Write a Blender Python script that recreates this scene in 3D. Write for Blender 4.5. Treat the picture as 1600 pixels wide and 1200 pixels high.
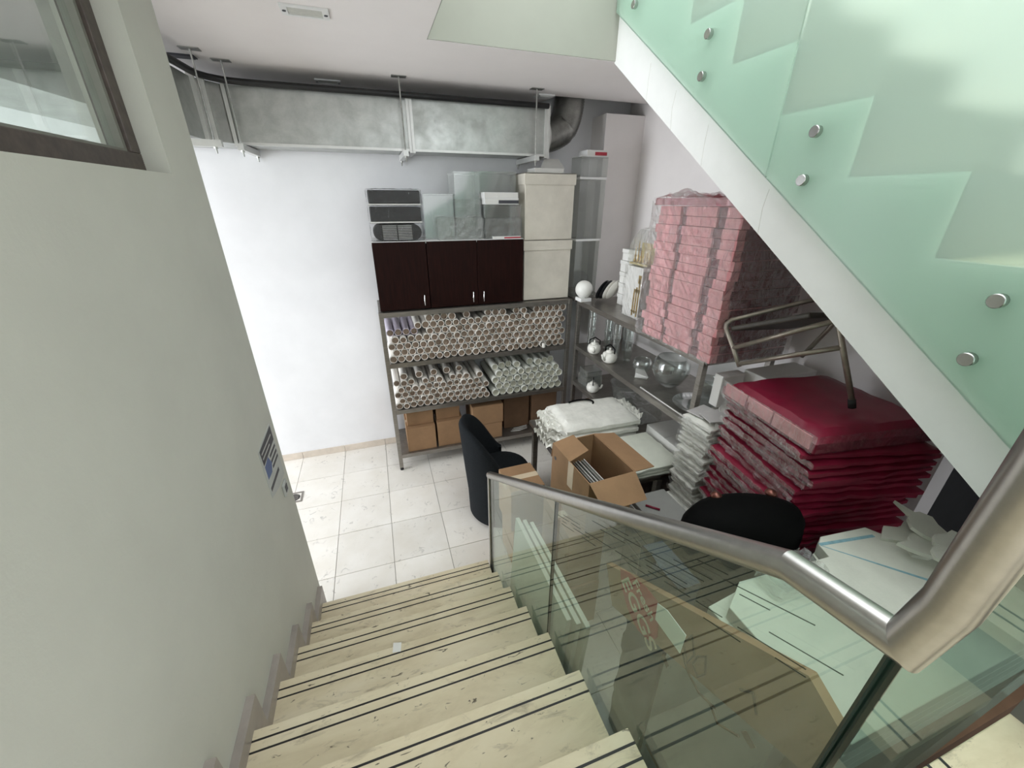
import bpy, math, random
from mathutils import Vector, Matrix, Euler, noise
for o in list(bpy.data.objects): bpy.data.objects.remove(o)
scene = bpy.context.scene
COL = scene.collection
PI = math.pi
random.seed(7)

# ------------------------------------------------------------------ camera
CR = [[0.9490933825750871, -0.31497124419712236, 0.003855707599932757],
      [-0.1290035728229062, -0.39983128599265283, -0.9074651623838718],
      [0.28736706378968446, 0.8607717804798077, -0.4201096435200187]]
cam = bpy.data.cameras.new('camera'); cam.sensor_width = 36; cam.sensor_fit = 'HORIZONTAL'
cam.lens = 36 * 620.06 / 1600; cam.clip_start = 0.03; cam.clip_end = 100
camo = bpy.data.objects.new('camera', cam); COL.objects.link(camo)
right, down, fwd = Vector(CR[0]), Vector(CR[1]), Vector(CR[2])
M = Matrix((right, -down, -fwd)).transposed().to_4x4(); M.translation = (0, 0, 2.4)
camo.matrix_world = M
scene.camera = camo

# ------------------------------------------------------------------ world, light, exposure
w = bpy.data.worlds.new('world'); scene.world = w; w.use_nodes = True
bg = w.node_tree.nodes['Background']
bg.inputs[0].default_value = (0.93, 0.97, 1.0, 1); bg.inputs[1].default_value = 1.28

def area(name, loc, target, sx, sy, power, col):
    l = bpy.data.lights.new(name, 'AREA'); l.shape = 'RECTANGLE'; l.size = sx; l.size_y = sy
    l.energy = power; l.color = col
    o = bpy.data.objects.new(name, l); COL.objects.link(o); o.location = loc
    d = Vector(target) - Vector(loc)
    o.rotation_euler = d.to_track_quat('-Z', 'Y').to_euler()
    return o
# daylight entering through the glazed shop front of the lower room (window_2, left of the stair wall)
area('daylight_shopfront', (-4.75, 2.40, 1.5), (0, 2.6, 1.75), 2.4, 2.6, 122, (0.90, 0.95, 1.0))
# skylight over the stairwell
area('daylight_stairwell', (1.3, 0.9, 5.4), (1.3, 0.9, 0), 2.2, 2.6, 30, (0.95, 1.0, 0.98))
vs = scene.view_settings
vs.view_transform = 'Standard'; vs.look = 'None'; vs.gamma = 1; vs.use_curve_mapping = False
vs.exposure = 0.8

# ------------------------------------------------------------------ materials
MATS = {}
def nodes(name):
    m = bpy.data.materials.new(name); m.use_nodes = True
    nt = m.node_tree; MATS[name] = m
    return m, nt, nt.nodes, nt.links, nt.nodes['Principled BSDF']
def rgb(c): return (c[0], c[1], c[2], 1)
def coord(N, L, scale=(1, 1, 1), kind='Object'):
    tc = N.new('ShaderNodeTexCoord'); mp = N.new('ShaderNodeMapping'); mp.inputs['Scale'].default_value = scale
    if kind == 'World':
        g = N.new('ShaderNodeNewGeometry'); L.new(g.outputs['Position'], mp.inputs['Vector'])
    else:
        L.new(tc.outputs[kind], mp.inputs['Vector'])
    return mp.outputs['Vector']
def noise_tex(N, L, vec, scale, detail=4, rough=.6, dist=0):
    n = N.new('ShaderNodeTexNoise'); n.inputs['Scale'].default_value = scale; n.inputs['Detail'].default_value = detail
    n.inputs['Roughness'].default_value = rough; n.inputs['Distortion'].default_value = dist
    L.new(vec, n.inputs['Vector']); return n.outputs['Fac']
def ramp(N, L, fac, stops):
    r = N.new('ShaderNodeValToRGB'); cr = r.color_ramp
    while len(cr.elements) < len(stops): cr.elements.new(.5)
    for e, (p, c) in zip(cr.elements, stops): e.position = p; e.color = rgb(c) if len(c) == 3 else c
    L.new(fac, r.inputs[0]); return r.outputs[0]
def bump(N, L, p, fac, strength, dist=.01):
    b = N.new('ShaderNodeBump'); b.inputs['Strength'].default_value = strength; b.inputs['Distance'].default_value = dist
    L.new(fac, b.inputs['Height']); L.new(b.outputs[0], p.inputs['Normal'])
def mixc(N, L, fac, a, b):
    m = N.new('ShaderNodeMix'); m.data_type = 'RGBA'
    for s, v in ((m.inputs[0], fac), (m.inputs[6], a), (m.inputs[7], b)):
        if hasattr(v, 'links'): L.new(v, s)
        elif isinstance(v, (int, float)): s.default_value = v
        else: s.default_value = rgb(v)
    return m.outputs[2]

def simple(name, c, rough=.6, metal=0, var=.08, scale=8, bmp=0, stretch=(1, 1, 1), spec=.5, bscale=None, kind='Object'):
    m, nt, N, L, p = nodes(name)
    v = coord(N, L, stretch, kind)
    f = noise_tex(N, L, v, scale, 5)
    lo = tuple(max(0, x * (1 - var * 1.5)) for x in c); hi = tuple(min(1, x * (1 + var)) for x in c)
    L.new(ramp(N, L, f, [(.3, lo), (.7, hi)]), p.inputs['Base Color'])
    p.inputs['Roughness'].default_value = rough; p.inputs['Metallic'].default_value = metal
    p.inputs['Specular IOR Level'].default_value = spec
    if bmp:
        f2 = noise_tex(N, L, v, bscale or scale * 4, 6)
        bump(N, L, p, f2, bmp)
    return m

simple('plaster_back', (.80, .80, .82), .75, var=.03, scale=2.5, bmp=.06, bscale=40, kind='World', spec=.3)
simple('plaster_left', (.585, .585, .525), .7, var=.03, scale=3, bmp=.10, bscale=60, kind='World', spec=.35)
simple('plaster_ceiling', (.86, .82, .81), .8, var=.02, scale=2, bmp=.04, bscale=50, kind='World', spec=.2)
simple('plaster_right', (.85, .81, .80), .75, var=.03, scale=2, bmp=.05, bscale=40, kind='World', spec=.3)
simple('plaster_green', (.36, .365, .315), .75, var=.03, scale=2, kind='World', spec=.3)  # colour darkened to stand in for weaker light on the stairwell face
simple('plaster_stringer', (.82, .82, .80), .65, var=.03, scale=4, bmp=.04, bscale=40, kind='World', spec=.35)
simple('riser_shade', (.13, .13, .12), .6, var=.1)  # dark colour stands in for shade on the middle and upper risers
simple('dark_void', (.03, .03, .032), .9, var=.1)  # near-black colour puts the darkness of recesses and voids into the surface
simple('grout', (.42, .39, .35), .9, var=.1)
simple('skirting_marble', (.36, .32, .29), .35, var=.12, scale=9, kind='World')
simple('baseboard_stone', (.66, .58, .50), .5, var=.1, scale=7, kind='World')
simple('stone_inlay', (.012, .011, .010), .5, var=.1)
simple('brown_frame', (.085, .065, .055), .45, var=.25, scale=30)
simple('frame_rubber', (.22, .22, .19), .6, var=.1)
simple('black_pipe', (.008, .008, .009), .45, var=.1)
simple('steel_rod', (.42, .42, .40), .4, .9, .15, 40)
simple('rack_steel', (.29, .27, .245), .38, .85, .12, 14, stretch=(1, 1, 6))
simple('rack_foot', (.01, .01, .01), .7)
simple('handrail_steel', (.43, .42, .40), .30, 1, .05, 60, stretch=(1, 1, 1))
simple('button_steel', (.50, .50, .48), .25, 1, .05, 40)
simple('mahogany', (.014, .0032, .0022), .55, 0, .35, 5, stretch=(14, 14, 1), spec=.12)
simple('white_laminate', (.80, .80, .79), .4, var=.02)
simple('chrome', (.8, .8, .8), .15, 1, .02)
simple('cream_carton', (.66, .62, .54), .75, var=.07, scale=6, bmp=.08, bscale=60)
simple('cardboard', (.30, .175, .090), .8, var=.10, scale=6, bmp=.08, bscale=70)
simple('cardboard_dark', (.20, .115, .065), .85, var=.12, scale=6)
simple('cardboard_edge', (.46, .30, .17), .85, var=.15, scale=60)
simple('packing_tape', (.62, .50, .36), .25, var=.05)
simple('roll_paper', (.74, .71, .66), .65, var=.06, scale=12)
simple('roll_core', (.50, .40, .32), .85, var=.12, scale=25)
simple('roll_paper_cool', (.72, .73, .67), .6, var=.06, scale=12)
simple('roll_core_cool', (.62, .61, .52), .8, var=.10, scale=25)
simple('roll_lilac', (.55, .50, .60), .4, var=.15, scale=9, stretch=(6, .6, 6))
simple('black_fabric', (.012, .014, .016), .95, var=.25, scale=120, bmp=.25, bscale=300, spec=.15)
simple('black_leather', (.003, .003, .003), .75, var=.1, scale=30, spec=.06)
simple('copper_knob', (.16, .06, .045), .3, .7, .1)
simple('white_foam', (.67, .69, .60), .8, var=.04, scale=14, bmp=.15, bscale=120, spec=.25)
simple('foam_edge', (.62, .61, .56), .85, var=.12, scale=25)
simple('blue_marker', (.25, .45, .50), .8, var=.15, scale=30)
simple('pad_white', (.80, .79, .73), .6, var=.07, scale=18, bmp=.2, bscale=50)
simple('plate_white', (.66, .65, .62), .35, var=.04)
simple('tile_grey', (.55, .53, .52), .5, var=.06)
simple('ceramic_white', (.82, .80, .74), .15, var=.02)
simple('ceramic_black', (.012, .012, .014), .2, var=.1)
simple('globe_white', (.82, .81, .77), .35, var=.02)
simple('gold_print', (.45, .29, .06), .35, .7, .12, 30)
simple('gold_card', (.62, .50, .20), .4, .2, .1, 20)
simple('pink_card', (.68, .29, .30), .55, var=.10, scale=9)
simple('pink_core', (.16, .035, .05), .6, var=.2, scale=12)
simple('maroon_card', (.215, .008, .032), .42, var=.18, scale=7)
simple('chair_tube', (.34, .30, .25), .35, .6, .1, 30)
simple('chair_vinyl', (.05, .042, .032), .5, var=.15, scale=30)
simple('grille_dark', (.007, .007, .008), .6, var=.3, scale=20)
simple('grille_light', (.34, .34, .33), .5, var=.15, scale=20)
simple('book_red', (.40, .03, .05), .5)
simple('print_dark', (.05, .05, .06), .5)
simple('print_blue', (.09, .14, .30), .5)
simple('print_red', (.42, .035, .03), .6, var=.12, scale=20)
simple('print_cream', (.70, .62, .45), .6)
simple('print_brown', (.09, .05, .02), .7)
simple('poster_paper', (.50, .52, .50), .5)
simple('blue_bag', (.03, .045, .07), .5, var=.3)
simple('lens_panel', (.55, .55, .50), .4, var=.06, scale=60)
simple('drawer_grey', (.34, .34, .32), .45, var=.05)
simple('white_card', (.74, .73, .70), .6, var=.03)

def mat_tile():
    m, nt, N, L, p = nodes('floor_tile_stone')
    v = coord(N, L, (1, 1, 1), 'World')
    base = ramp(N, L, noise_tex(N, L, v, 3.5, 5, .6), [(.3, (.74, .70, .63)), (.7, (.83, .80, .75))])
    mk = ramp(N, L, noise_tex(N, L, v, 17, 3, .55, 1.6), [(.60, (0, 0, 0)), (.66, (1, 1, 1))])
    pits = ramp(N, L, noise_tex(N, L, v, 6, 2, .5), [(.47, (0, 0, 0)), (.60, (1, 1, 1))])
    mm = N.new('ShaderNodeMath'); mm.operation = 'MULTIPLY'
    L.new(mk, mm.inputs[0]); L.new(pits, mm.inputs[1])
    m2 = N.new('ShaderNodeMath'); m2.operation = 'MULTIPLY'; m2.inputs[1].default_value = .55; L.new(mm.outputs[0], m2.inputs[0])
    oi = N.new('ShaderNodeObjectInfo')
    c1 = mixc(N, L, m2.outputs[0], base, (.40, .38, .35))
    hv = N.new('ShaderNodeHueSaturation'); L.new(c1, hv.inputs['Color'])
    mr = N.new('ShaderNodeMapRange'); mr.inputs[3].default_value = .94; mr.inputs[4].default_value = 1.04
    L.new(oi.outputs['Random'], mr.inputs[0]); L.new(mr.outputs[0], hv.inputs['Value'])
    L.new(hv.outputs[0], p.inputs['Base Color']); p.inputs['Roughness'].default_value = .32
mat_tile()
def mat_trav():
    m, nt, N, L, p = nodes('travertine')
    v = coord(N, L, (.55, 1.6, 1.6), 'World')
    base = ramp(N, L, noise_tex(N, L, v, 4, 6, .65, .5), [(.28, (.57, .48, .32)), (.5, (.71, .62, .44)), (.75, (.78, .70, .53))])
    dirt = ramp(N, L, noise_tex(N, L, v, 13, 6, .7, 1), [(.56, (0, 0, 0)), (.72, (.6, .6, .6))])
    pit = ramp(N, L, noise_tex(N, L, v, 34, 3, .6, .8), [(.665, (0, 0, 0)), (.715, (.9, .9, .9))])
    c = mixc(N, L, dirt, base, (.25, .20, .14)); c = mixc(N, L, pit, c, (.06, .045, .03))
    L.new(c, p.inputs['Base Color']); p.inputs['Roughness'].default_value = .5
    bump(N, L, p, pit, -.3, .004)
mat_trav()
def mat_galv():
    m, nt, N, L, p = nodes('galvanized')
    v = coord(N, L, (1, 1, 1), 'World')
    f = noise_tex(N, L, v, 6, 7, .72, .25)
    L.new(ramp(N, L, f, [(.25, (.34, .35, .33)), (.55, (.46, .47, .45)), (.8, (.56, .57, .54))]), p.inputs['Base Color'])
    p.inputs['Metallic'].default_value = .85
    L.new(ramp(N, L, noise_tex(N, L, v, 9, 4), [(.3, (.30,) * 3), (.7, (.52,) * 3)]), p.inputs['Roughness'])
    bump(N, L, p, noise_tex(N, L, v, 3, 2), .25, .03)
mat_galv()
simple('galv_edge', (.66, .66, .64), .4, .5, .05)
simple('hose_foil', (.33, .33, .31), .38, .85, .15, 20)

def thin_glass(name, tint, base=.05, gain=.8, power=4, rough=.0, bmp=0, bscale=20, stretch=(1, 1, 1), haze=0, hazecol=(.8, .8, .8)):
    m = bpy.data.materials.new(name); m.use_nodes = True; MATS[name] = m
    nt = m.node_tree; N = nt.nodes; L = nt.links
    N.remove(N['Principled BSDF']); out = N['Material Output']
    tr = N.new('ShaderNodeBsdfTransparent'); tr.inputs[0].default_value = rgb(tint)
    gl = N.new('ShaderNodeBsdfGlossy'); gl.inputs['Roughness'].default_value = rough
    gl.inputs[0].default_value = (1, 1, 1, 1)
    lw = N.new('ShaderNodeLayerWeight')
    if bmp:
        v = coord(N, L, stretch)
        f = noise_tex(N, L, v, bscale, 5, .6, 1.5)
        b = N.new('ShaderNodeBump'); b.inputs['Strength'].default_value = bmp; b.inputs['Distance'].default_value = .02
        L.new(f, b.inputs['Height']); L.new(b.outputs[0], gl.inputs['Normal']); L.new(b.outputs[0], lw.inputs['Normal'])
    pw = N.new('ShaderNodeMath'); pw.operation = 'POWER'; pw.inputs[1].default_value = power
    L.new(lw.outputs['Facing'], pw.inputs[0])
    ma = N.new('ShaderNodeMath'); ma.operation = 'MULTIPLY_ADD'; ma.inputs[1].default_value = gain; ma.inputs[2].default_value = base
    ma.use_clamp = True
    L.new(pw.outputs[0], ma.inputs[0])
    mx = N.new('ShaderNodeMixShader'); L.new(ma.outputs[0], mx.inputs[0])
    src = tr.outputs[0]
    if haze:
        df = N.new('ShaderNodeBsdfDiffuse'); df.inputs[0].default_value = rgb(hazecol)
        h = N.new('ShaderNodeMixShader'); h.inputs[0].default_value = haze
        L.new(tr.outputs[0], h.inputs[1]); L.new(df.outputs[0], h.inputs[2]); src = h.outputs[0]
    L.new(src, mx.inputs[1]); L.new(gl.outputs[0], mx.inputs[2]); L.new(mx.outputs[0], out.inputs[0])
    return m
thin_glass('clear_glass', (.85, .92, .88), .055, .42, 3.0, 0, haze=.035, hazecol=(.62, .72, .65))
thin_glass('side_glass', (.66, .77, .71), .04, .16, 3.0, 0, haze=.05, hazecol=(.40, .50, .44))  # same glass, tint and reflection darkened to stand in for a dim landing
thin_glass('film_shiny', (.97, .97, .97), .10, .85, 1.8, .07, bmp=.6, bscale=34, stretch=(1, 1, .6), haze=.02, hazecol=(.85, .83, .80))
thin_glass('glass_edge', (.10, .17, .14), .05, .4, 3, .05, haze=.3, hazecol=(.03, .06, .05))
thin_glass('dash_line', (.55, .60, .56), .02, .2, 3, .3, haze=.3, hazecol=(.05, .06, .055))
thin_glass('window_glass', (.80, .85, .82), .10, .8, 3, 0, haze=.06)
thin_glass('clear_plastic', (.92, .93, .92), .06, .6, 2.5, .06, haze=.06, hazecol=(.72, .73, .70))
thin_glass('glassware', (.90, .92, .91), .08, .8, 2.2, .03, haze=.03)
thin_glass('plastic_film', (.97, .97, .97), .022, .95, 2.4, .10, bmp=.55, bscale=26, stretch=(1, 1, .6), haze=.012, hazecol=(.85, .83, .80))
thin_glass('pink_film', (.80, .42, .47), .05, .7, 2.2, .14, bmp=.6, bscale=18, haze=.35, hazecol=(.50, .12, .17))
thin_glass('plastic_bag', (.95, .96, .95), .05, .85, 2.0, .10, bmp=.6, bscale=16, haze=.07, hazecol=(.80, .81, .79))

def mat_frost():
    m = bpy.data.materials.new('frosted_glass'); m.use_nodes = True; MATS['frosted_glass'] = m
    nt = m.node_tree; N = nt.nodes; L = nt.links; N.remove(N['Principled BSDF']); out = N['Material Output']
    rf = N.new('ShaderNodeBsdfRefraction'); rf.inputs['Color'].default_value = (.90, .98, .93, 1)
    rf.inputs['Roughness'].default_value = .46; rf.inputs['IOR'].default_value = 1.12
    df = N.new('ShaderNodeBsdfDiffuse'); df.inputs[0].default_value = (.66, .80, .71, 1)
    tl = N.new('ShaderNodeBsdfTranslucent'); tl.inputs[0].default_value = (.72, .90, .80, 1)
    a = N.new('ShaderNodeMixShader'); a.inputs[0].default_value = .5; L.new(df.outputs[0], a.inputs[1]); L.new(tl.outputs[0], a.inputs[2])
    b = N.new('ShaderNodeMixShader'); b.inputs[0].default_value = .34; L.new(rf.outputs[0], b.inputs[1]); L.new(a.outputs[0], b.inputs[2])
    gl = N.new('ShaderNodeBsdfGlossy'); gl.inputs['Roughness'].default_value = .3
    c = N.new('ShaderNodeMixShader'); c.inputs[0].default_value = .05; L.new(b.outputs[0], c.inputs[1]); L.new(gl.outputs[0], c.inputs[2])
    L.new(c.outputs[0], out.inputs[0])
mat_frost()

# ------------------------------------------------------------------ mesh helpers
class MB:
    def __init__(s): s.v = []; s.f = []; s.mi = []; s.cur = 0
    def add(s, vs, fs):
        n = len(s.v); s.v += [tuple(p) for p in vs]
        for f in fs: s.f.append([n + i for i in f]); s.mi.append(s.cur)
        return s
    def mat(s, i): s.cur = i; return s
    def box(s, x0, x1, y0, y1, z0, z1):
        return s.add([(x0, y0, z0), (x1, y0, z0), (x1, y1, z0), (x0, y1, z0), (x0, y0, z1), (x1, y0, z1), (x1, y1, z1), (x0, y1, z1)],
                     [(0, 3, 2, 1), (4, 5, 6, 7), (0, 1, 5, 4), (1, 2, 6, 5), (2, 3, 7, 6), (3, 0, 4, 7)])
    def hexa(s, p):   # 8 points: bottom 4 ccw, top 4 ccw
        return s.add(p, [(0, 3, 2, 1), (4, 5, 6, 7), (0, 1, 5, 4), (1, 2, 6, 5), (2, 3, 7, 6), (3, 0, 4, 7)])
    def prism(s, poly, axis, a, b):     # polygon in the two other axes, extruded along axis from a to b
        def P(u, v, t): return {'x': (t, u, v), 'y': (u, t, v), 'z': (u, v, t)}[axis]
        n = len(poly)
        return s.add([P(u, v, a) for u, v in poly] + [P(u, v, b) for u, v in poly],
                     [tuple(range(n))[::-1], tuple(range(n, 2 * n))] + [(i, (i + 1) % n, n + (i + 1) % n, n + i) for i in range(n)])
    def loft(s, secs, cap=True, closed=False):
        n = len(secs[0]); vs = [p for c in secs for p in c]; fs = []
        K = len(secs)
        for k in range(K if closed else K - 1):
            k2 = (k + 1) % K
            for i in range(n):
                j = (i + 1) % n; fs.append((k * n + i, k * n + j, k2 * n + j, k2 * n + i))
        if cap and not closed: fs.append(tuple(range(n))[::-1]); fs.append(tuple(range((K - 1) * n, K * n)))
        return s.add(vs, fs)
    def tube(s, pts, r, n=10, cap=True):
        pts = [Vector(p) for p in pts]; secs = []
        rs = r if isinstance(r, (list, tuple)) else [r] * len(pts)
        u = None
        for i, p in enumerate(pts):
            if i == 0: t = pts[1] - p; k = 1
            elif i == len(pts) - 1: t = p - pts[-2]; k = 1
            else:
                a = (p - pts[i - 1]).normalized(); b = (pts[i + 1] - p).normalized(); t = a + b
                if t.length < 1e-6: t = b
            t = t.normalized()
            if u is None:
                u = t.cross(Vector((0, 0, 1)))
                if u.length < .1: u = t.cross(Vector((1, 0, 0)))
            u = (u - t * u.dot(t)).normalized(); vv = t.cross(u)
            mit = None
            if 0 < i < len(pts) - 1:
                c = max(.5, a.dot(t)); mit = (b - a)
                mit = mit.normalized() if mit.length > 1e-5 else None
            ring = []
            for q in range(n):
                d = u * math.cos(2 * PI * q / n) * rs[i] + vv * math.sin(2 * PI * q / n) * rs[i]
                if mit is not None: d = d + mit * d.dot(mit) * (1 / c - 1)
                ring.append(p + d)
            secs.append(ring)
        return s.loft(secs, cap)
    def lathe(s, prof, n=20, c=(0, 0, 0), cap=True):   # prof: (r, z)
        secs = [[(c[0] + r * math.cos(2 * PI * q / n), c[1] + r * math.sin(2 * PI * q / n), c[2] + z) for q in range(n)] for r, z in prof]
        return s.loft(secs, cap)
    def xform(s, m, start=0):
        for i in range(start, len(s.v)): s.v[i] = tuple(m @ Vector(s.v[i]))
        return s

def build(name, mb, mat, parent=None, smooth=False, bevel=0, auto=False):
    me = bpy.data.meshes.new(name)
    me.from_pydata(mb.v, [], mb.f); 
    for mm in (mat if isinstance(mat, (list, tuple)) else [mat]): me.materials.append(MATS[mm])
    for p, i in zip(me.polygons, mb.mi): p.material_index = i; p.use_smooth = smooth
    me.update()
    import bmesh
    b = bmesh.new(); b.from_mesh(me); bmesh.ops.recalc_face_normals(b, faces=b.faces); b.to_mesh(me); b.free()
    o = bpy.data.objects.new(name, me); COL.objects.link(o)
    if parent is not None:
        o.parent = parent
    if bevel:
        md = o.modifiers.new('bevel', 'BEVEL'); md.width = bevel; md.segments = 2; md.limit_method = 'ANGLE'; md.angle_limit = .6
    if auto and smooth:
        me.set_sharp_from_angle(angle=.7 if auto is True else auto)
    return o
def tag(o, label, cat, group=None):
    o['label'] = label; o['category'] = cat
    if group: o['group'] = group
    return o
def struct(name, mb, mat, parent=None, label=None, **k):
    o = build(name, mb, mat, parent, **k)
    if parent is None: o['kind'] = 'structure'
    if label: o['label'] = label
    return o
def thing(name, label, cat, loc=(0, 0, 0), rz=0, group=None):
    o = bpy.data.objects.new(name, None); COL.objects.link(o); o.empty_display_size = .05
    o.location = loc; o.rotation_euler = (0, 0, rz)
    return tag(o, label, cat, group)
def world_parts(root, objs=None):
    """parts were modelled in world coordinates: keep them there under a root that has a location only"""
    for ch in ([o for o in bpy.data.objects if o.parent == root] if objs is None else objs):
        ch.matrix_parent_inverse = Matrix.Translation(-Vector(root.location))
def link_copy(o, parent=None, loc=None, rot=None, name=None):
    c = o.copy(); COL.objects.link(c)
    if parent is not None: c.parent = parent
    if loc is not None: c.location = loc
    if rot is not None: c.rotation_euler = rot
    return c
def jit(a): return random.uniform(-a, a)
def crumpled(x0, x1, y0, y1, z0, z1, step=.06, amp=.012, seed=0, skip=()):
    """open film shell around a box: subdivided, randomly dented"""
    mb = MB()
    def grid(o, du, dv, nu, nv, nrm):
        o = Vector(o); du = Vector(du); dv = Vector(dv); nrm = Vector(nrm); vs = []
        for j in range(nv + 1):
            for i in range(nu + 1):
                p = o + du * (i / nu) + dv * (j / nv)
                d = noise.noise(p * 9 + Vector((seed, 0, 0))) * amp + noise.noise(p * 27 + Vector((0, seed, 0))) * amp * .8
                vs.append(p + nrm * (abs(d) + .001))
        mb.add(vs, [(j * (nu + 1) + i, j * (nu + 1) + i + 1, (j + 1) * (nu + 1) + i + 1, (j + 1) * (nu + 1) + i) for j in range(nv) for i in range(nu)])
    X, Y, Z = x1 - x0, y1 - y0, z1 - z0
    nx, ny, nz = [max(1, round(t / step)) for t in (X, Y, Z)]
    if 'top' not in skip: grid((x0, y0, z1), (X, 0, 0), (0, Y, 0), nx, ny, (0, 0, 1))
    if 'bot' not in skip: grid((x0, y0, z0), (X, 0, 0), (0, Y, 0), nx, ny, (0, 0, -.2))
    if 'x0' not in skip: grid((x0, y0, z0), (0, Y, 0), (0, 0, Z), ny, nz, (-1, 0, 0))
    if 'x1' not in skip: grid((x1, y0, z0), (0, Y, 0), (0, 0, Z), ny, nz, (1, 0, 0))
    if 'y0' not in skip: grid((x0, y0, z0), (X, 0, 0), (0, 0, Z), nx, nz, (0, -1, 0))
    if 'y1' not in skip: grid((x0, y1, z0), (X, 0, 0), (0, 0, Z), nx, nz, (0, 1, 0))
    return mb
# ================================================================== SETTING
XR, YB, ZC = 2.45, 3.87, 3.17
# floor slab + tiles
fl = struct('floor', MB().box(-4.9, 3.5, -1.2, YB, -.12, -.012), 'grout', label='white stone tile floor of the lower room')
tile0 = None
TP = .403
for i in range(-11, 7):
    for j in range(0, 9):
        x0 = -.148 + TP * i; y1 = YB - .01 - .404 * j
        xa, xb = max(x0, -3.7), min(x0 + TP, 3.0); ya = y1 - .404
        if xb - xa < .05: continue
        if tile0 is None:
            g = .0018
            tile0 = build('tile', MB().box(g, TP - g, g, .404 - g, -.012, 0), 'floor_tile_stone', fl)
            o = tile0
        else: o = link_copy(tile0, fl)
        o.location = (x0, ya, jit(.0006))
# back wall, right wall with the opening under the stairs
struct('wall_back', MB().box(-5.05, 3.5, YB, YB + .2, -.1, 3.6), 'plaster_back')
struct('wall_right', MB().prism([(.84, -.1), (YB, -.1), (YB, 3.6), (2.7, 3.6), (2.7, 4.6), (-1.2, 4.6), (-1.2, 1.95), (.84, 1.95)], 'x', XR, XR + .15), 'plaster_right')
# boxed column in the corner
struct('wall_corner_column', MB().box(2.06, XR, 3.62, YB, 0, 3.085), 'plaster_right')
# dark recess below the upper flight
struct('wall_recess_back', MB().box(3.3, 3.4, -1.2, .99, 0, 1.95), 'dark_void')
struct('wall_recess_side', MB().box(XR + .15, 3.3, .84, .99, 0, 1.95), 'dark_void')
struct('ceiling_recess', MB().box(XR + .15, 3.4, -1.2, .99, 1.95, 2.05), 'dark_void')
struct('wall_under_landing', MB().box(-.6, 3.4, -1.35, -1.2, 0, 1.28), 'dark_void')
# left stair wall with the window opening
WL, WT = -.6, .16
wl = MB()
wl.box(WL - WT, WL, -1.5, 2.04, -.02, 2.475)            # below
wl.box(WL - WT, WL, 1.76, 2.04, 2.475, ZC)              # pier at the end
wl.box(WL - WT, WL, -1.5, 1.76, 3.08, ZC)               # head
wl.box(WL - WT, WL, -1.5, -.1, 2.475, 3.08)
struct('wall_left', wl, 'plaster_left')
wn = thing('window_1', 'brown framed interior window high in the stair wall', 'window', (WL - .1, .8, 2.475)); wn['kind'] = 'structure'
del wn['category']
fx0, fx1 = WL - .125, WL - .065
build('window_frame', MB().box(fx0, fx1, -.1, 1.76, 2.475, 2.53), 'brown_frame', wn, bevel=.003)
build('window_frame', MB().box(fx0, fx1, -.1, 1.76, 3.03, 3.08), 'brown_frame', wn, bevel=.003)
build('window_frame', MB().box(fx0, fx1, 1.705, 1.76, 2.53, 3.03), 'brown_frame', wn, bevel=.003)
build('window_frame', MB().box(fx0, fx1, -.1, -.05, 2.53, 3.03), 'brown_frame', wn, bevel=.003)
build('gasket', MB().box(fx0 + .012, fx1 - .012, -.05, 1.705, 2.53, 2.538).box(fx0 + .012, fx1 - .012, 1.69, 1.705, 2.538, 3.03), 'frame_rubber', wn)
build('window_pane', MB().box(fx0 + .024, fx0 + .030, -.05, 1.705, 2.53, 3.03), 'window_glass', wn)
world_parts(wn)
# left end of the lower room: shop front with a glazed opening
ws = MB().box(-5.05, -4.9, -1.2, 1.1, -.1, ZC).box(-5.05, -4.9, 3.72, YB, -.1, ZC).box(-5.05, -4.9, 1.1, 3.72, 2.85, ZC).box(-5.05, -4.9, 1.1, 3.72, -.1, .1)
struct('wall_shopfront', ws, 'plaster_back')
w2 = thing('window_2', 'glazed shop front opening', 'window', (-4.95, 2.4, .1)); w2['kind'] = 'structure'; del w2['category']
for y in (1.1, 2.38, 3.67): build('window_frame', MB().box(-4.98, -4.92, y, y + .05, .1, 2.85), 'brown_frame', w2)
for z in (.1, 2.80): build('window_frame', MB().box(-4.98, -4.92, 1.15, 3.67, z, z + .05), 'brown_frame', w2)
world_parts(w2)
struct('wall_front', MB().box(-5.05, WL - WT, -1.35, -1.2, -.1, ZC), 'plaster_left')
# ceiling with stairwell opening; gap along the back right corner for the hose
ce = MB()
ce.box(-5.05, .41, -1.5, YB, ZC, ZC + .04)
ce.box(.41, 1.55, 2.68, YB, ZC, ZC + .04)
ce.box(1.55, XR, 2.68, 3.60, ZC, ZC + .04)
struct('ceiling', ce, 'plaster_ceiling')
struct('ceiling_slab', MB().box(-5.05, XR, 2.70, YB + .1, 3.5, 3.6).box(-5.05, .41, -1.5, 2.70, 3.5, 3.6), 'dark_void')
struct('wall_stairwell', MB().box(.41, XR, 2.674, 2.72, ZC + .003, 3.62).box(.37, .414, -1.5, 2.72, ZC + .0005, 3.62), 'plaster_green')
# baseboard pieces along the back wall
bb = thing('baseboard_back', 'beige stone baseboard along the back wall', 'baseboard', (0, YB, 0)); bb['kind'] = 'structure'; del bb['category']
b0 = None
for i in range(-11, 6):
    if b0 is None: b0 = build('baseboard_tile', MB().box(.001, TP - .002, -.012, 0, .001, .068), 'baseboard_stone', bb); o = b0
    else: o = link_copy(b0, bb)
    o.location = (-.148 + TP * i, 0, 0)

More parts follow.
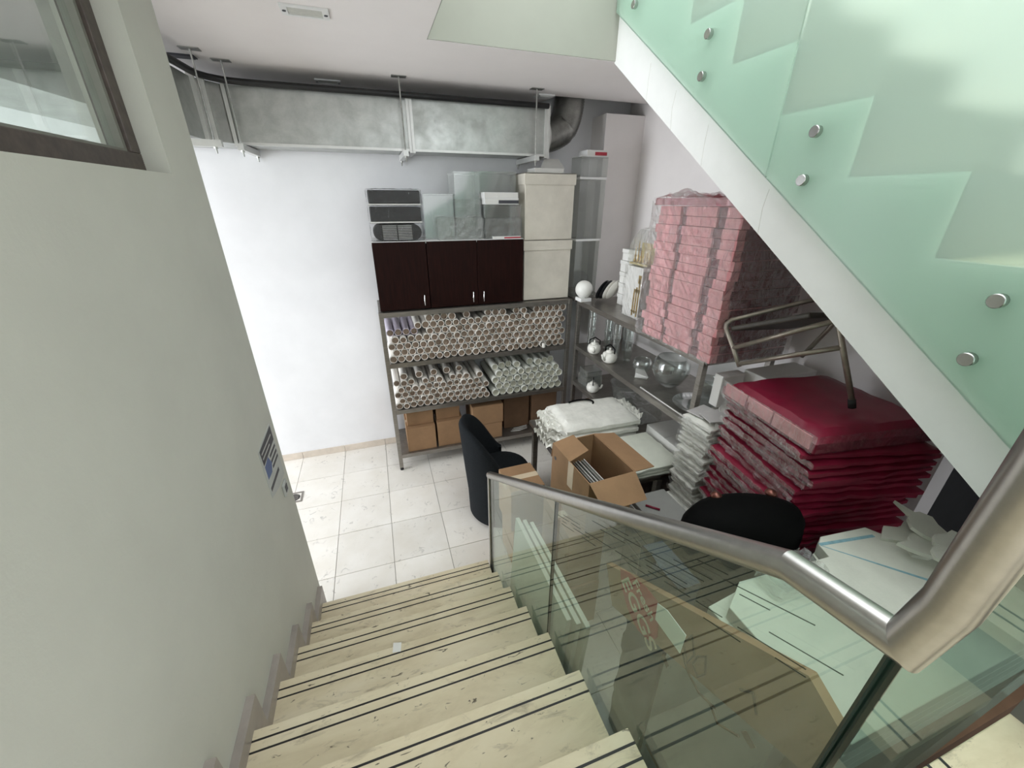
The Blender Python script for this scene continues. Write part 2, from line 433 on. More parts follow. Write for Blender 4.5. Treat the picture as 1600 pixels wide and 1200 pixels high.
# ------------------------------------------------------------------ lower staircase
NK, Y0, GO, RI = 8, 1.913, .246, .165
SX0, SX1 = -.585, .468
st = thing('staircase', 'beige travertine stair flight descending along the grey wall', 'staircase', (0, 1.9, 0))
for k in range(NK):
    y, z = Y0 - GO * k, RI * (k + 1)
    yb_ = y - GO - .012 if k < NK - 1 else -1.2
    xb_ = SX1 if k < NK - 1 else SX1
    mb = MB().box(SX0, xb_, yb_, y, z - .028, z)
    t = build('tread', mb, 'travertine', st, bevel=.002)
    for d in (.030, .062):
        build('inlay_strip', MB().box(SX0, xb_, y - d - .006, y - d, z - .004, z + .0006), 'stone_inlay', t)
    build('riser', MB().box(SX0, SX1, y - .040, y - .014, z - RI, z - .028), 'travertine', st)
    # stepped stone skirting against the wall
    pl = [(y + .08, z - RI), (y + .08, z + .058), (y - GO + .08, z + .058), (y - GO + .08, z), (y, z), (y, z - RI)]
    if k == NK - 1: pl = [(y + .08, z - RI), (y + .08, z + .058), (-1.2, z + .058), (-1.2, z), (y, z), (y, z - RI)]
    build('skirting', MB().prism(pl, 'x', WL, SX0 + .012), 'skirting_marble', st)
poly = [(Y0 - .045, 0), (Y0 - .5, 0)] + [(.1, 1.0), (-1.2, 1.05), (-1.2, 1.29)] 
for k in range(NK - 1, -1, -1):
    y, z = Y0 - GO * k - .045, RI * (k + 1) - .03
    if k < NK - 1: poly.append((y - GO, z))
    poly.append((y, z))
build('slab', MB().prism(poly, 'x', SX0 + .01, SX1 - .03), 'plaster_left', st)
world_parts(st)
# middle flight: rises to the right from the landing
mf = thing('middle_flight', 'beige travertine steps rising right behind the handrail corner', 'staircase', (.8, -.4, 1.32))
build('landing', MB().box(SX1, .86, -1.2, .085, 1.29, 1.32), 'travertine', mf)
for k in range(3):
    x, z = .79 + .27 * k, 1.485 + RI * k
    t = build('tread', MB().box(x, min(x + .29, 1.505), -1.2, .105, z - .03, z), 'travertine', mf, bevel=.002)
    for d in (.030, .062): build('inlay_strip', MB().box(x + d, x + d + .006, -1.2, .105, z - .004, z + .0006), 'stone_inlay', t)
    build('riser', MB().box(x + .014, x + .04, -1.2, .105, z - RI, z - .03), 'riser_shade', mf)
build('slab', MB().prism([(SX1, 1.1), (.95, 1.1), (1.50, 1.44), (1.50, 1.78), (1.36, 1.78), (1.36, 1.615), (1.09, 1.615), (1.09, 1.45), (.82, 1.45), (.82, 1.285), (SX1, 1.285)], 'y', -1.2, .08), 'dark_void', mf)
world_parts(mf)

# ------------------------------------------------------------------ upper staircase (right), with frosted glass
us = thing('upper_staircase', 'white plastered stair flight rising to the upper floor', 'staircase', (1.55, .4, 1.6))
XS = 1.55
prof = [(2.685, 3.165), (.10, 1.415), (.10, 1.80)]
y, z = .125, 1.80
while y < 2.5:
    prof += [(y, z), (y, z + .225)]; y += .315; z += .225
prof += [(2.685, z)]
build('stringer', MB().prism(prof, 'x', XS, XS + .014), 'plaster_stringer', us)
for (yc, off) in ((2.30, 0), (2.05, .01), (1.78, 0), (1.37, .005)):
    zl = 3.165 - (2.685 - yc) * .677
    build('crack', MB().prism([(yc, zl), (yc + .0018, zl), (yc + .004 + off, zl + .10), (yc - .001, zl + .17), (yc - .0025, zl + .17), (yc + .0022 + off, zl + .10)], 'x', XS - .0006, XS + .001), 'foam_edge', us)
build('soffit', MB().hexa([(XS + .014, .10, 1.415), (XR, .10, 1.415), (XR, 2.685, 3.165), (XS + .014, 2.685, 3.165),
                           (XS + .014, .10, 1.50), (XR, .10, 1.50), (XR, 2.685, 3.25), (XS + .014, 2.685, 3.25)]), 'plaster_stringer', us)
y, z = .125, 1.80
while y < 2.5:
    build('tread', MB().box(XS + .014, XR, y + .03, y + .315, z + .195, z + .222), 'travertine', us)
    build('riser', MB().box(XS + .001, XR, y - .004, y + .03, z + .001, z + .2245), 'riser_shade', us)
    y += .315; z += .225
world_parts(us)
gb = thing('frosted_balustrade', 'mint green frosted glass balustrade with steel buttons on the upper stair', 'balustrade', (1.53, .4, 1.8))
GX0, GX1 = XS - .032, XS - .018
def gl_low(y): return 1.80 + (y - .40) * .705
for a, b in ((-.25, .385), (.39, 1.367), (1.373, 2.66)):
    build('pane', MB().prism([(a, gl_low(a)), (b, gl_low(b)), (b, gl_low(b) + 1.02), (a, gl_low(a) + 1.02)], 'x', GX0, GX1), 'frosted_glass', gb)
bt0 = None
for (yy, zz) in ((2.45, 3.36), (2.45, 3.51), (1.825, 3.06), (1.825, 2.91), (1.20, 2.62), (1.20, 2.47), (.57, 2.17), (.57, 2.01)):
    if bt0 is None:
        mb = MB().lathe([(.0, 0), (.010, 0), (.010, .008), (.017, .010), (.019, .013), (.019, .030), (.017, .032), (0, .032)], 16, cap=False)
        mb.xform(Matrix.Rotation(-PI / 2, 4, 'Y'))
        bt0 = build('button', mb, 'button_steel', gb, smooth=True, auto=True); o = bt0
    else: o = link_copy(bt0, gb)
    o.location = (GX0 + .008 , yy, zz)
world_parts(gb)

# ------------------------------------------------------------------ lower glass balustrade with steel handrail
HR = .0212
XG = .487
lb = thing('glass_balustrade', 'clear glass stair balustrade with brushed steel handrail', 'balustrade', (XG, 1.87, .1))
build('handrail', MB().tube([(XG, 1.872, .905), (XG, .25, 1.945), (.4895, .1225, 1.966), (.485, .111, 2.047), (.456, .103, 2.185), (.43, .096, 2.31)], HR, 32), 'handrail_steel', lb, smooth=True, auto=.3)
build('post', MB().box(XG - .013, XG + .013, 1.86, 1.886, .02, .915), 'handrail_steel', lb, bevel=.004)
build('bottom_channel', MB().hexa([(XG - .012, 1.86, .0), (XG + .012, 1.86, .0), (XG + .012, .12, 1.10), (XG - .012, .12, 1.10),
                                   (XG - .012, 1.86, .03), (XG + .012, 1.86, .03), (XG + .012, .12, 1.13), (XG - .012, .12, 1.13)]), 'rack_steel', lb)
def zr(y): return .905 + (1.872 - y) * (1.945 - .905) / (1.872 - .25) if y > .25 else 1.945 + (.25 - y) * .16
def zb(y): return .03 + (1.86 - y) * .632
gx = (XG - .005, XG + .005)
for a, b in ((.968, 1.858), (.128, .962)):
    pl = [(a, zb(a)), (b, zb(b)), (b, zr(b) - .018)] + ([(.25, 1.925)] if a < .2 else []) + [(a, zr(a) - .018)]
    pn = build('pane', MB().prism(pl, 'x', *gx), 'clear_glass', lb)
    for e in (a, b):
        build('pane_edge', MB().box(gx[0] - .0004, gx[1] + .0004, e - .0015, e + .0015, zb(e), zr(e) - .02), 'glass_edge', pn)
    rs = random.Random(5 if a < .2 else 9)
    def zs(y): return 1.795 - (y - .45) * .53
    for q in range(12 if a < .2 else 0):
        off = .0135 * q - .01; yy = a + .02 + rs.random() * .05
        while yy < b - .03:
            ln = rs.uniform(.03, .14); y2 = min(yy + ln, b - .02)
            ok = all(zb(t) + .1 < zs(t) - off < zr(t) - .035 for t in (yy, y2))
            if rs.random() < .6 and ok and y2 > yy + .01:
                ms = MB()
                ms.hexa([(gx[0] + dx_, t, zs(t) - off + dz_) for dz_ in (-.0008, .0008) for dx_, t in ((-.0006, yy), (.0002, yy), (.0002, y2), (-.0006, y2))])
                build('pane_dash', ms, 'dash_line', pn)  # dashes added on the pane in place of a grooved film behind it
            yy = y2 + rs.uniform(.008, .05)
# pane that follows the middle flight to the right
pl = [(.497, 1.42), (1.50, 1.97), (1.50, 2.70), (.497, 2.03)]
pn = build('pane', MB().prism([(.500, 1.37), (.80, 1.37), (1.50, 1.80), (1.50, 2.55), (.500, 1.975)], 'y', .118, .128), 'side_glass', lb)
build('pane_edge', MB().box(.4975, .5005, .1176, .1284, 1.37, 1.955), 'glass_edge', pn)
world_parts(lb)
# ================================================================== CEILING SERVICES
du = thing('air_duct', 'galvanized sheet metal air duct hung below the ceiling', 'air duct', (0, 3.5, 2.73))
DZ0, DZ1, DY0, DY1 = 2.735, 3.06, 3.50, 3.845
for a, b in ((-.76, .355), (.375, 1.44)):
    build('duct_section', MB().box(a, b, DY0, DY1, DZ0, DZ1), 'galvanized', du)
# elbow and the branch that turns towards the stairs
build('duct_elbow', MB().prism([(-.78, DY0), (-.78, DY1), (-1.2, DY1), (-1.26, 3.40), (-.90, 3.36)], 'z', DZ0, DZ1), 'galvanized', du)
build('duct_section', MB().prism([(-.905, 3.35), (-1.265, 3.39), (-1.40, 1.9), (-1.02, 1.9)], 'z', DZ0, DZ1), 'galvanized', du)
def flange(x, wdt=.022):
    mb = MB()
    e = .016
    mb.box(x, x + wdt, DY0 - e, DY0, DZ0 - e, DZ1 + e).box(x, x + wdt, DY1, DY1 + .015, DZ0 - e, DZ1 + e)
    mb.box(x, x + wdt, DY0, DY1, DZ0 - e, DZ0).box(x, x + wdt, DY0, DY1, DZ1, DZ1 + e)
    build('flange', mb, 'galv_edge', du)
for x in (-.785, .352, .372, 1.435): flange(x)
fl2 = MB().box(-.018, .018, -.012, .012, DZ0 - .02, DZ1 + .02); fl2.xform(Matrix.Translation((-.90, 3.355, 0)))
build('flange', fl2, 'galv_edge', du)
fl3 = MB().box(-.015, .015, -.01, .01, DZ0 - .02, DZ1 + .02); fl3.xform(Matrix.Translation((-.86, 3.40, 0)))
build('flange', fl3, 'galv_edge', du)
build('bottom_lip', MB().box(-.76, 1.44, DY0 - .012, DY0, DZ0 - .006, DZ0 + .01), 'galv_edge', du)
build('end_cap', MB().box(1.457, 1.475, DY0 - .02, DY1, DZ0 - .02, DZ1 + .02), 'galv_edge', du)
world_parts(du)
def hanger(x, y0, y1, lbl, x2=None):
    if x2 is not None:
        h = thing('duct_hanger', lbl, 'bracket', (x, y0, 2.6), group='threaded hangers carrying the air duct')
        for xx in (x, x2):
            build('rod', MB().tube([(xx, y0, ZC - .001), (xx, y0, 2.655)], .0055, 8), 'steel_rod', h)
            build('nut', MB().tube([(xx, y0, DZ0 - .055), (xx, y0, DZ0 - .045)], .012, 6), 'steel_rod', h)
        build('cross_rail', MB().box(x2 - .04, x + .04, y0 - .018, y0 + .018, DZ0 - .045, DZ0 - .0075), 'galv_edge', h)
        build('anchor_plate', MB().box(x - .05, x + .05, y0 - .03, y0 + .03, ZC - .004, ZC - .0005), 'steel_rod', h)
        world_parts(h); return
    dx = 0
    h = thing('duct_hanger', lbl, 'bracket', (x, y0, 2.6), group='threaded hangers carrying the air duct')
    for yy in (y0, y1):
        build('rod', MB().tube([(x, yy, ZC - .001), (x + dx, yy, 2.655)], .0055, 8), 'steel_rod', h)
    b = build('cross_rail', MB().box(x + dx - .018, x + dx + .018, y0 - .04, y1 + .03 if y1 < 3.8 else 3.86, DZ0 - .045, DZ0 - .0075), 'galv_edge', h)
    for yy in (y0, y1):
        build('nut', MB().tube([(x + dx, yy, DZ0 - .055), (x + dx, yy, DZ0 - .045)], .012, 6), 'steel_rod', h)
    build('anchor_plate', MB().box(x - .05, x + .05, y0 - .03, y0 + .03, ZC - .004, ZC - .0005), 'steel_rod', h)
    world_parts(h)
hanger(-.838, 3.25, 3.25, 'duct hanger at the elbow nearest the stair wall', x2=-1.32)
hanger(-.735, 3.43, 3.853, 'duct hanger just right of the elbow flange')
hanger(.315, 3.43, 3.853, 'duct hanger at the middle flange of the duct')
hanger(1.335, 3.43, 3.853, 'duct hanger near the right end of the duct')
# black pipe along the top front edge of the duct
pp = [(-.985, 2.0, 3.075), (-.905, 3.0, 3.075), (-.875, 3.28, 3.075), (-.862, 3.35, 3.075), (-.82, 3.41, 3.075), (-.75, 3.448, 3.073), (-.65, 3.462, 3.072), (.3, 3.462, 3.072), (1.45, 3.462, 3.072)]
tag(build('black_pipe', MB().tube(pp, .019, 12), 'black_pipe', smooth=True), 'thin black insulated pipe along the top of the duct', 'pipe')
# flexible hose from duct end into the ceiling gap
hp = []; hr = []
for i in range(61):
    t = i / 60; a = t * PI / 2 * 1.02
    base = Vector((1.48, 3.70, 2.905)) if t == 0 else None
    x = 1.49 + .10 * min(1, t * 2.5) + .17 * math.sin(a) ; z = 2.90 + .34 * (1 - math.cos(a)) 
    hp.append((x, 3.70 + .04 * t, z)); hr.append(.122 + (.006 if i % 2 else -.005))
hs = thing('flexible_duct', 'ribbed aluminium flexible hose from duct end into ceiling', 'hose', (1.5, 3.7, 2.78))
build('hose', MB().tube(hp, hr, 22), 'hose_foil', hs, smooth=True)
build('collar', MB().tube([(1.4765, 3.70, 2.90), (1.53, 3.70, 2.905)], .128, 22), 'galv_edge', hs, smooth=True, auto=True)
world_parts(hs)
# recessed lights
def clight(x, y, wx, wy, lbl):
    t = thing('ceiling_light', lbl, 'light fixture', (x, y, ZC), group='small rectangular ceiling lights')
    build('frame', MB().box(x - wx, x + wx, y - wy, y - wy * .72, ZC - .008, ZC - .0005).box(x - wx, x + wx, y + wy * .72, y + wy, ZC - .008, ZC - .0005)
          .box(x - wx, x - wx * .72, y - wy * .72, y + wy * .72, ZC - .008, ZC - .0005).box(x + wx * .72, x + wx, y - wy * .72, y + wy * .72, ZC - .008, ZC - .0005), 'white_laminate', t)
    build('diffuser', MB().box(x - wx * .72, x + wx * .72, y - wy * .72, y + wy * .72, ZC - .005, ZC - .001), 'lens_panel', t)
    for s in (-1, 1): build('screw', MB().lathe([(.0, -.011), (.008, -.011), (.008, -.0085), (0, -.0085)], 10, (x + s * wx * .86, y, ZC), cap=False), 'print_dark', t)
    world_parts(t)
clight(-.155, 2.50, .10, .058, 'white rectangular ceiling light nearest the top edge of the picture')
clight(-.155, 3.735, .085, .055, 'small rectangular ceiling light just behind the black pipe')
tag(build('ceiling_plate', MB().box(1.40, 1.54, 3.55, 3.68, ZC - .012, ZC - .0005).box(1.42, 1.52, 3.57, 3.66, ZC - .016, ZC - .012), 'white_laminate', bevel=.002),
    'square white ceiling plate near the right end of the duct', 'plate')
tag(build('ceiling_hatch', MB().box(-1.0, -.86, 3.37, 3.45, ZC - .006, ZC - .0005).box(-.99, -.87, 3.375, 3.445, ZC - .009, ZC - .006), 'print_dark', bevel=.001),
    'dark ceiling plate beside the duct elbow hanger', 'plate')

# ================================================================== RACKS
def rack(name, lbl, x0, x1, y0, y1, levels, top, openz=None):
    t = thing(name, lbl, 'shelving rack', (x0, y0, 0))
    for xx in (x0, x1 - .036):
        for yy in (y0, y1 - .036):
            p = build('post', MB().box(xx, xx + .036, yy, yy + .036, .03, top), 'rack_steel', t, bevel=.002)
            build('foot', MB().lathe([(.0, 0), (.017, 0), (.017, .02), (.012, .03), (0, .03)], 12, (xx + .018, yy + .018, 0), cap=False), 'rack_foot', p)
    for z in levels:
        mb = MB().box(x0 + .002, x1 - .002, y0 + .001, y1 - .001, z - .004, z)
        mb.box(x0 + .036, x1 - .036, y0 + .002, y0 + .006, z - .04, z - .004).box(x0 + .036, x1 - .036, y1 - .006, y1 - .002, z - .04, z - .004)
        mb.box(x0 + .002, x0 + .006, y0 + .036, y1 - .036, z - .04, z - .004).box(x1 - .006, x1 - .002, y0 + .036, y1 - .036, z - .04, z - .004)
        build('shelf', mb, 'rack_steel', t)
    world_parts(t); return t
L1 = [.175, .655, 1.11, 1.56]
rack('storage_rack', 'steel storage rack with paper rolls against the back wall', -.03, 1.71, 3.34, 3.84, L1, 1.562)
L2 = [.25, .755, 1.13, 1.565]
rack('storage_rack', 'steel storage rack along the right wall below the pink stack', 1.735, 2.30, 1.68, 3.30, L2, 1.567)

# ------------------------------------------------------------------ paper rolls
def roll_mesh(name, r, length, mats):
    n = 14; mb = MB(); dp = .04 if mats[0] != 'roll_paper_cool' else .024
    def ring(rr, y): return [(rr * math.cos(2 * PI * q / n), y, rr * math.sin(2 * PI * q / n)) for q in range(n)]
    mb.mat(0).loft([ring(r, length), ring(r, 0), ring(r * .84, 0)], cap=False)
    mb.mat(1).loft([ring(r * .84, 0), ring(r * .82, .022), ring(r * .80, dp)], cap=False)
    mb.add(ring(r * .80, dp), [tuple(range(n))]); mb.mat(0).add(ring(r, length), [tuple(range(n))])
    o = build(name, mb, mats, smooth=True, auto=True); return o
proto = {}
def roll(kind, x, y, z, r, length, mats, lbl, grp, tilt=0):
    r = r * random.choice((1, .97, .94, .9)); key = (kind, round(r, 4), round(length, 2))
    if key not in proto: o = roll_mesh('paper_roll', r, length, mats); proto[key] = o
    else: o = link_copy(proto[key])
    o.location = (x, y, z); o.rotation_euler = (tilt, random.uniform(0, 6), jit(.012))
    tag(o, lbl, 'paper roll', grp); return o
# upper shelf
r = .0325; rowh = r * math.sqrt(3) + .0008; base = 1.11
U = 'cream paper roll in the pile on the upper rack shelf'; UG = 'paper rolls on the upper rack shelf'
for row in range(7):
    n = 25 if row % 2 == 0 else 24
    for i in range(n):
        x = .042 + (2 * r + .0012) * i + (0 if row % 2 == 0 else r + .0006) + r * 0
        if x + r > 1.675: continue
        if row >= 4 and x < .16 + .09 * (7 - row) * .5 + .02: continue
        if row == 6 and (random.random() < .22 or .75 < x < .86): continue
        roll('u', x + jit(.0008), 3.362 + jit(.014) + (.01 if row > 4 else 0), base + r + rowh * row + .0008, r, .46, ['roll_paper', 'roll_core'], U, UG)
xs = .042
for i in range(4):
    x = .042 + (2 * r + .0012) * (i + .0) 
    roll('lil', x, 3.40, base + r + rowh * 4 + .0008, r * .98, .43, ['roll_lilac', 'roll_core'], 'lilac wrapped paper roll at the left end of the upper shelf', 'lilac wrapped rolls on the upper shelf')
# lower shelf, left pile
base = .655
Lw = 'cream paper roll in the left pile on the lower rack shelf'; LG = 'paper rolls left on the lower rack shelf'
r2 = .031; rh2 = r2 * math.sqrt(3) + .0008
for row in range(5):
    for i in range(15):
        x = .042 + (2 * r2 + .0012) * i + (0 if row % 2 == 0 else r2 + .0006)
        if x + r2 > .90 - .05 * (row > 2): continue
        if row == 4 and i % 4 == 3: continue
        roll('l', x, 3.362 + jit(.014) + (.015 if row == 4 else 0), base + r2 + rh2 * row + .0008, r2, .46, ['roll_paper', 'roll_core'], Lw, LG)
for i, x in enumerate((.11, .245, .38, .50, .62)):
    roll('lt', x, 3.385 + .012 * i, base + r2 + rh2 * 5 + .006, r2 * 1.05, .43, ['roll_paper', 'roll_core'], 'white paper roll lying on top of the lower left pile', 'rolls on top of the lower left pile')
# lower shelf, right pile: thicker, greenish white
r3 = .0365; rh3 = r3 * math.sqrt(3) + .0008
for row in range(4):
    for i in range(11):
        x = .955 + (2 * r3 + .0012) * i + (0 if row % 2 == 0 else r3 + .0006)
        if x + r3 > 1.675: continue
        roll('r', x, 3.364 + jit(.01), base + r3 + rh3 * row + .0008, r3, .46, ['roll_paper_cool', 'roll_core_cool'], 'thick greenish white roll in the right pile on the lower shelf', 'thick rolls right on the lower rack shelf')
for i in range(9):
    if i == 4: continue
    x = .99 + (2 * r3 + .0012) * i - r3
    roll('rt', x + .005, 3.39 + .02 * (i % 3), base + r3 + rh3 * 4 + .0012, r3 * .97, .42, ['roll_paper_cool', 'roll_core_cool'], 'thick roll lying on top of the lower right pile', 'rolls on top of the lower right pile')
# small cups and scraps in front of the rolls
def cup(x, y, z, r, h, lbl, mat='ceramic_white'):
    mb = MB().lathe([(r * .72, 0), (r, h), (r * .92, h), (r * .66, .006)], 14)
    o = build('paper_cup', mb, mat, smooth=True, auto=True); o.location = (x, y, z); tag(o, lbl, 'cup'); return o
# ------------------------------------------------------------------ cartons on the bottom shelf
def carton(name, x0, x1, y0, y1, z0, z1, lbl, mat='cardboard', grp=None, tape=True, rz=0):
    cx, cy = (x0 + x1) / 2, (y0 + y1) / 2; X, Y = (x1 - x0) / 2, (y1 - y0) / 2; Z = z1 - z0
    t = thing(name, lbl, 'box', (cx, cy, z0), rz, grp)
    build('body', MB().box(-X, X, -Y, Y, 0, Z - .004), mat, t, bevel=.004)
    build('flap', MB().box(-X + .001, X - .001, -Y + .001, -.0015, Z - .004, Z), mat, t)
    build('flap', MB().box(-X + .001, X - .001, .0015, Y - .001, Z - .004, Z), mat, t)
    if tape:
        build('tape', MB().box(-X - .0008, X + .0008, -.024, .024, Z, Z + .0008).box(-X - .0012, -X - .0002, -.024, .024, Z - .06, Z + .0008).box(X + .0002, X + .0012, -.024, .024, Z - .06, Z + .0008), 'packing_tape', t)
    return t
carton('cardboard_box', .075, .345, 3.37, 3.70, .1755, .43, 'brown cardboard box at the left end of the bottom rack shelf')
carton('cardboard_box', .09, .34, 3.42, 3.72, .4315, .575, 'low brown box on the leftmost box of the bottom shelf')
carton('cardboard_box', .365, .62, 3.375, 3.70, .1755, .45, 'brown cardboard box partly hidden behind the black tub chair')
carton('cardboard_box', .37, .60, 3.43, 3.72, .4515, .58, 'low brown box on top behind the black tub chair back')
carton('cardboard_box', .715, 1.02, 3.365, 3.70, .1755, .355, 'lower cardboard box of the pair right of the tub chair')
carton('cardboard_box', .715, 1.03, 3.360, 3.70, .3565, .56, 'upper cardboard box of the pair right of the tub chair')
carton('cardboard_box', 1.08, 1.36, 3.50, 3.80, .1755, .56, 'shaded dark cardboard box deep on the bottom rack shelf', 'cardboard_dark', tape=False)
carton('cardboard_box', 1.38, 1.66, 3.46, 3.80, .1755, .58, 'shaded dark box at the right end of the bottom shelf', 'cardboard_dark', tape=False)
mb = MB()
for i in range(3): mb.tube([(1.13 + .02 * i, 3.42 + .015 * i, .182 + .006 * i), (1.22, 3.40 + .02 * i, .188 + .006 * i), (1.31, 3.41 + .01 * i, .20 + .01 * i)], .004, 6)
tag(build('wire_bundle', mb, 'white_card', smooth=True), 'small bundle of white cable on the bottom rack shelf', 'cable')

# ================================================================== WALL CABINETS ON THE RACK
def cabinet(x0, x1, doors, lbl):
    z0, z1, y0, y1 = 1.567, 2.105, 3.372, 3.79
    t = thing('wall_cabinet', lbl, 'cabinet', (x0, y0, z0))
    build('body', MB().box(x0, x1, y0 + .02, y1, z0, z1 - .018), 'mahogany', t)
    build('top_panel', MB().box(x0, x1, y0 + .004, y1, z1 - .018, z1), 'white_laminate', t)
    n = len(doors); wdt = (x1 - x0) / n
    for i, side in enumerate(doors):
        a, b = x0 + wdt * i + .0015, x0 + wdt * (i + 1) - .0015
        d = build('door', MB().box(a, b, y0, y0 + .018, z0 + .002, z1 - .004), 'mahogany', t, bevel=.0015)
        hx = b - .045 if side == 'r' else a + .045
        build('handle', MB().tube([(hx, y0 - .0005, z0 + .028), (hx, y0 - .022, z0 + .034), (hx, y0 - .022, z0 + .114), (hx, y0 - .0005, z0 + .120)], .005, 8), 'chrome', d, smooth=True)
    world_parts(t)
    return t
cabinet(-.01, .398, ['r'], 'narrow dark mahogany cabinet with one door above the rack')
cabinet(.402, 1.225, ['r', 'l'], 'wide dark mahogany cabinet with two doors above the rack')
ZT = 2.1055
def rounded_slab(x0, x1, y0, y1, z0, z1, r=.03):
    pts = []
    for cx, cy, a0 in ((x1 - r, y1 - r, 0), (x0 + r, y1 - r, 90), (x0 + r, y0 + r, 180), (x1 - r, y0 + r, 270)):
        for k in range(5):
            a = math.radians(a0 + 22.5 * k); pts.append((cx + r * math.cos(a), cy + r * math.sin(a)))
    return pts
def grille_pack(z0, z1, lbl, mat, ribs, seed):
    x0, x1, y0, y1 = .0, .395, 3.395, 3.66
    t = thing('wrapped_pack', lbl, 'package', (x0, y0, z0), group='film wrapped packs on the narrow cabinet')
    if ribs:
        pts = []
        hh = (z1 - z0) / 2 - .006; zc = (z0 + z1) / 2
        for k in range(9): a = math.radians(90 + 22.5 * k); pts.append((x0 + .015 + hh + hh * math.cos(a), zc + hh * math.sin(a)))
        for k in range(9): a = math.radians(-90 + 22.5 * k); pts.append((x1 - .015 - hh + hh * math.cos(a), zc + hh * math.sin(a)))
        build('body', MB().prism(pts, 'y', y0 + .012, y1 - .012), 'grille_dark', t)
        for q in range(9):
            zz = z0 + .012 + q * (z1 - z0 - .024) / 8.6
            for a, b in ((x0 + .085, x0 + .19), (x0 + .20, x0 + .305)):
                build('rib', MB().box(a, b, y0 + .006, y0 + .014, zz, zz + .006), 'grille_light', t)
    else:
        build('body', MB().box(x0 + .008, x1 - .008, y0 + .01, y1 - .01, z0 + .014, z1 - .008), mat, t, bevel=.008)
        build('base_sheet', MB().box(x0 + .006, x1 - .006, y0 + .006, y1 - .006, z0 + .004, z0 + .013), 'white_card', t)
    build('plastic_wrap', crumpled(x0, x1, y0, y1, z0 + .002, z1 - .003, .025, .009, seed), 'plastic_film', t)
    world_parts(t)
grille_pack(ZT, ZT + .128, 'film wrapped ribbed grey pack at the bottom of the cabinet stack', 'grille_light', True, 3)
grille_pack(ZT + .129, ZT + .253, 'film wrapped dark pack in the middle of the cabinet stack', 'grille_dark', False, 9)
grille_pack(ZT + .254, ZT + .368, 'film wrapped dark pack on top of the cabinet stack', 'grille_dark', False, 15)

def clear_box(x0, x1, y0, y1, z0, z1, lbl, lid=None, mat='clear_plastic', name='clear_box', bag=False, grp=None):
    t = thing(name, lbl, 'plastic box', (x0, y0, z0), group=grp); e = .003
    mb = MB().box(x0, x1, y0, y0 + e, z0, z1).box(x0, x1, y1 - e, y1, z0, z1).box(x0, x0 + e, y0 + e, y1 - e, z0, z1).box(x1 - e, x1, y0 + e, y1 - e, z0, z1).box(x0, x1, y0, y1, z0, z0 + .002)
    build('walls', mb, mat, t)
    if lid: build('lid', MB().box(x0 - .004, x1 + .004, y0 - .004, y1 + .004, z1, z1 + lid), 'white_laminate', t, bevel=.003)
    else: build('rim', MB().box(x0 - .003, x1 + .003, y0 - .003, y0, z1 - .012, z1).box(x0 - .003, x1 + .003, y1, y1 + .003, z1 - .012, z1), mat, t)
    if bag: build('plastic_wrap', crumpled(x0 - .006, x1 + .006, y0 - .008, y1 + .006, z0 + .002, z1 - (z1 - z0) * .4, .03, .01, int(x0 * 50), skip=('top',)), 'plastic_bag', t)
    world_parts(t); return t
clear_box(.42, .66, 3.50, 3.76, ZT, ZT + .34, 'clear empty plastic box left on the wide cabinet', bag=False)
clear_box(.675, .885, 3.50, 3.76, ZT, ZT + .50, 'tall clear plastic box in the middle of the wide cabinet', bag=True)
clear_box(.90, 1.215, 3.56, 3.76, ZT, ZT + .51, 'tall clear plastic box next to the cream boxes')
clear_box(.90, 1.205, 3.40, 3.55, ZT, ZT + .262, 'low clear plastic box carrying the two white books', bag=True)
tb = crumpled(.51, .87, 3.385, 3.475, ZT + .003, ZT + .165, .025, .018, 31)
tag(build('plastic_bag', tb, 'plastic_bag'), 'crumpled clear plastic bag lying in front on the cabinet', 'bag')
def book(x0, x1, y0, y1, z0, z1, lbl, spine, rz=0):
    cx, cy = (x0 + x1) / 2, (y0 + y1) / 2; X, Y = (x1 - x0) / 2, (y1 - y0) / 2; Z = z1 - z0
    t = thing('book', lbl, 'book', (cx, cy, z0), rz)
    build('pages', MB().box(-X + .004, X - .003, -Y + .002, Y - .003, .003, Z - .003), 'white_card', t)
    build('cover', MB().box(-X, X, -Y, Y, 0, .003).box(-X, X, -Y, Y, Z - .003, Z).box(-X, -X + .004, -Y, Y, .003, Z - .003), 'white_laminate', t)
    build('spine_print', MB().box(-X * .2, X * .98, -Y - .0008, -Y + .002, Z * .15, Z * .7), spine, t)
    return t
book(.90, 1.19, 3.405, 3.54, ZT + .2635, ZT + .308, 'white book with red and dark spine on the low clear box', 'print_dark')
book(.895, 1.185, 3.405, 3.54, ZT + .3085, ZT + .352, 'white box shaped book on top of the red spined book', 'white_card', .02)
book(.955, 1.20, 3.374, 3.394, ZT + .0005, ZT + .02, 'thin white booklet with red edge on the cabinet front', 'book_red', .0)

# cream lidded boxes
def lidbox(z0, h, lbl):
    x0, x1, y0, y1 = 1.238, 1.70, 3.40, 3.80
    t = thing('storage_box', lbl, 'box', (x0, y0, z0), group='cream lidded boxes on the rack')
    build('body', MB().box(x0 + .008, x1 - .008, y0 + .008, y1 - .008, z0, z0 + h - .006), 'cream_carton', t, bevel=.003)
    build('lid', MB().box(x0, x1, y0, y0 + .006, z0 + h - .085, z0 + h).box(x0, x1, y1 - .006, y1, z0 + h - .085, z0 + h).box(x0, x0 + .006, y0 + .006, y1 - .006, z0 + h - .085, z0 + h)
          .box(x1 - .006, x1, y0 + .006, y1 - .006, z0 + h - .085, z0 + h).box(x0, x1, y0, y1, z0 + h - .005, z0 + h + .001), 'cream_carton', t)
    world_parts(t)
lidbox(1.567, .52, 'large cream lidded box standing directly on the rack')
lidbox(2.089, .515, 'large cream lidded box stacked on top near the duct')
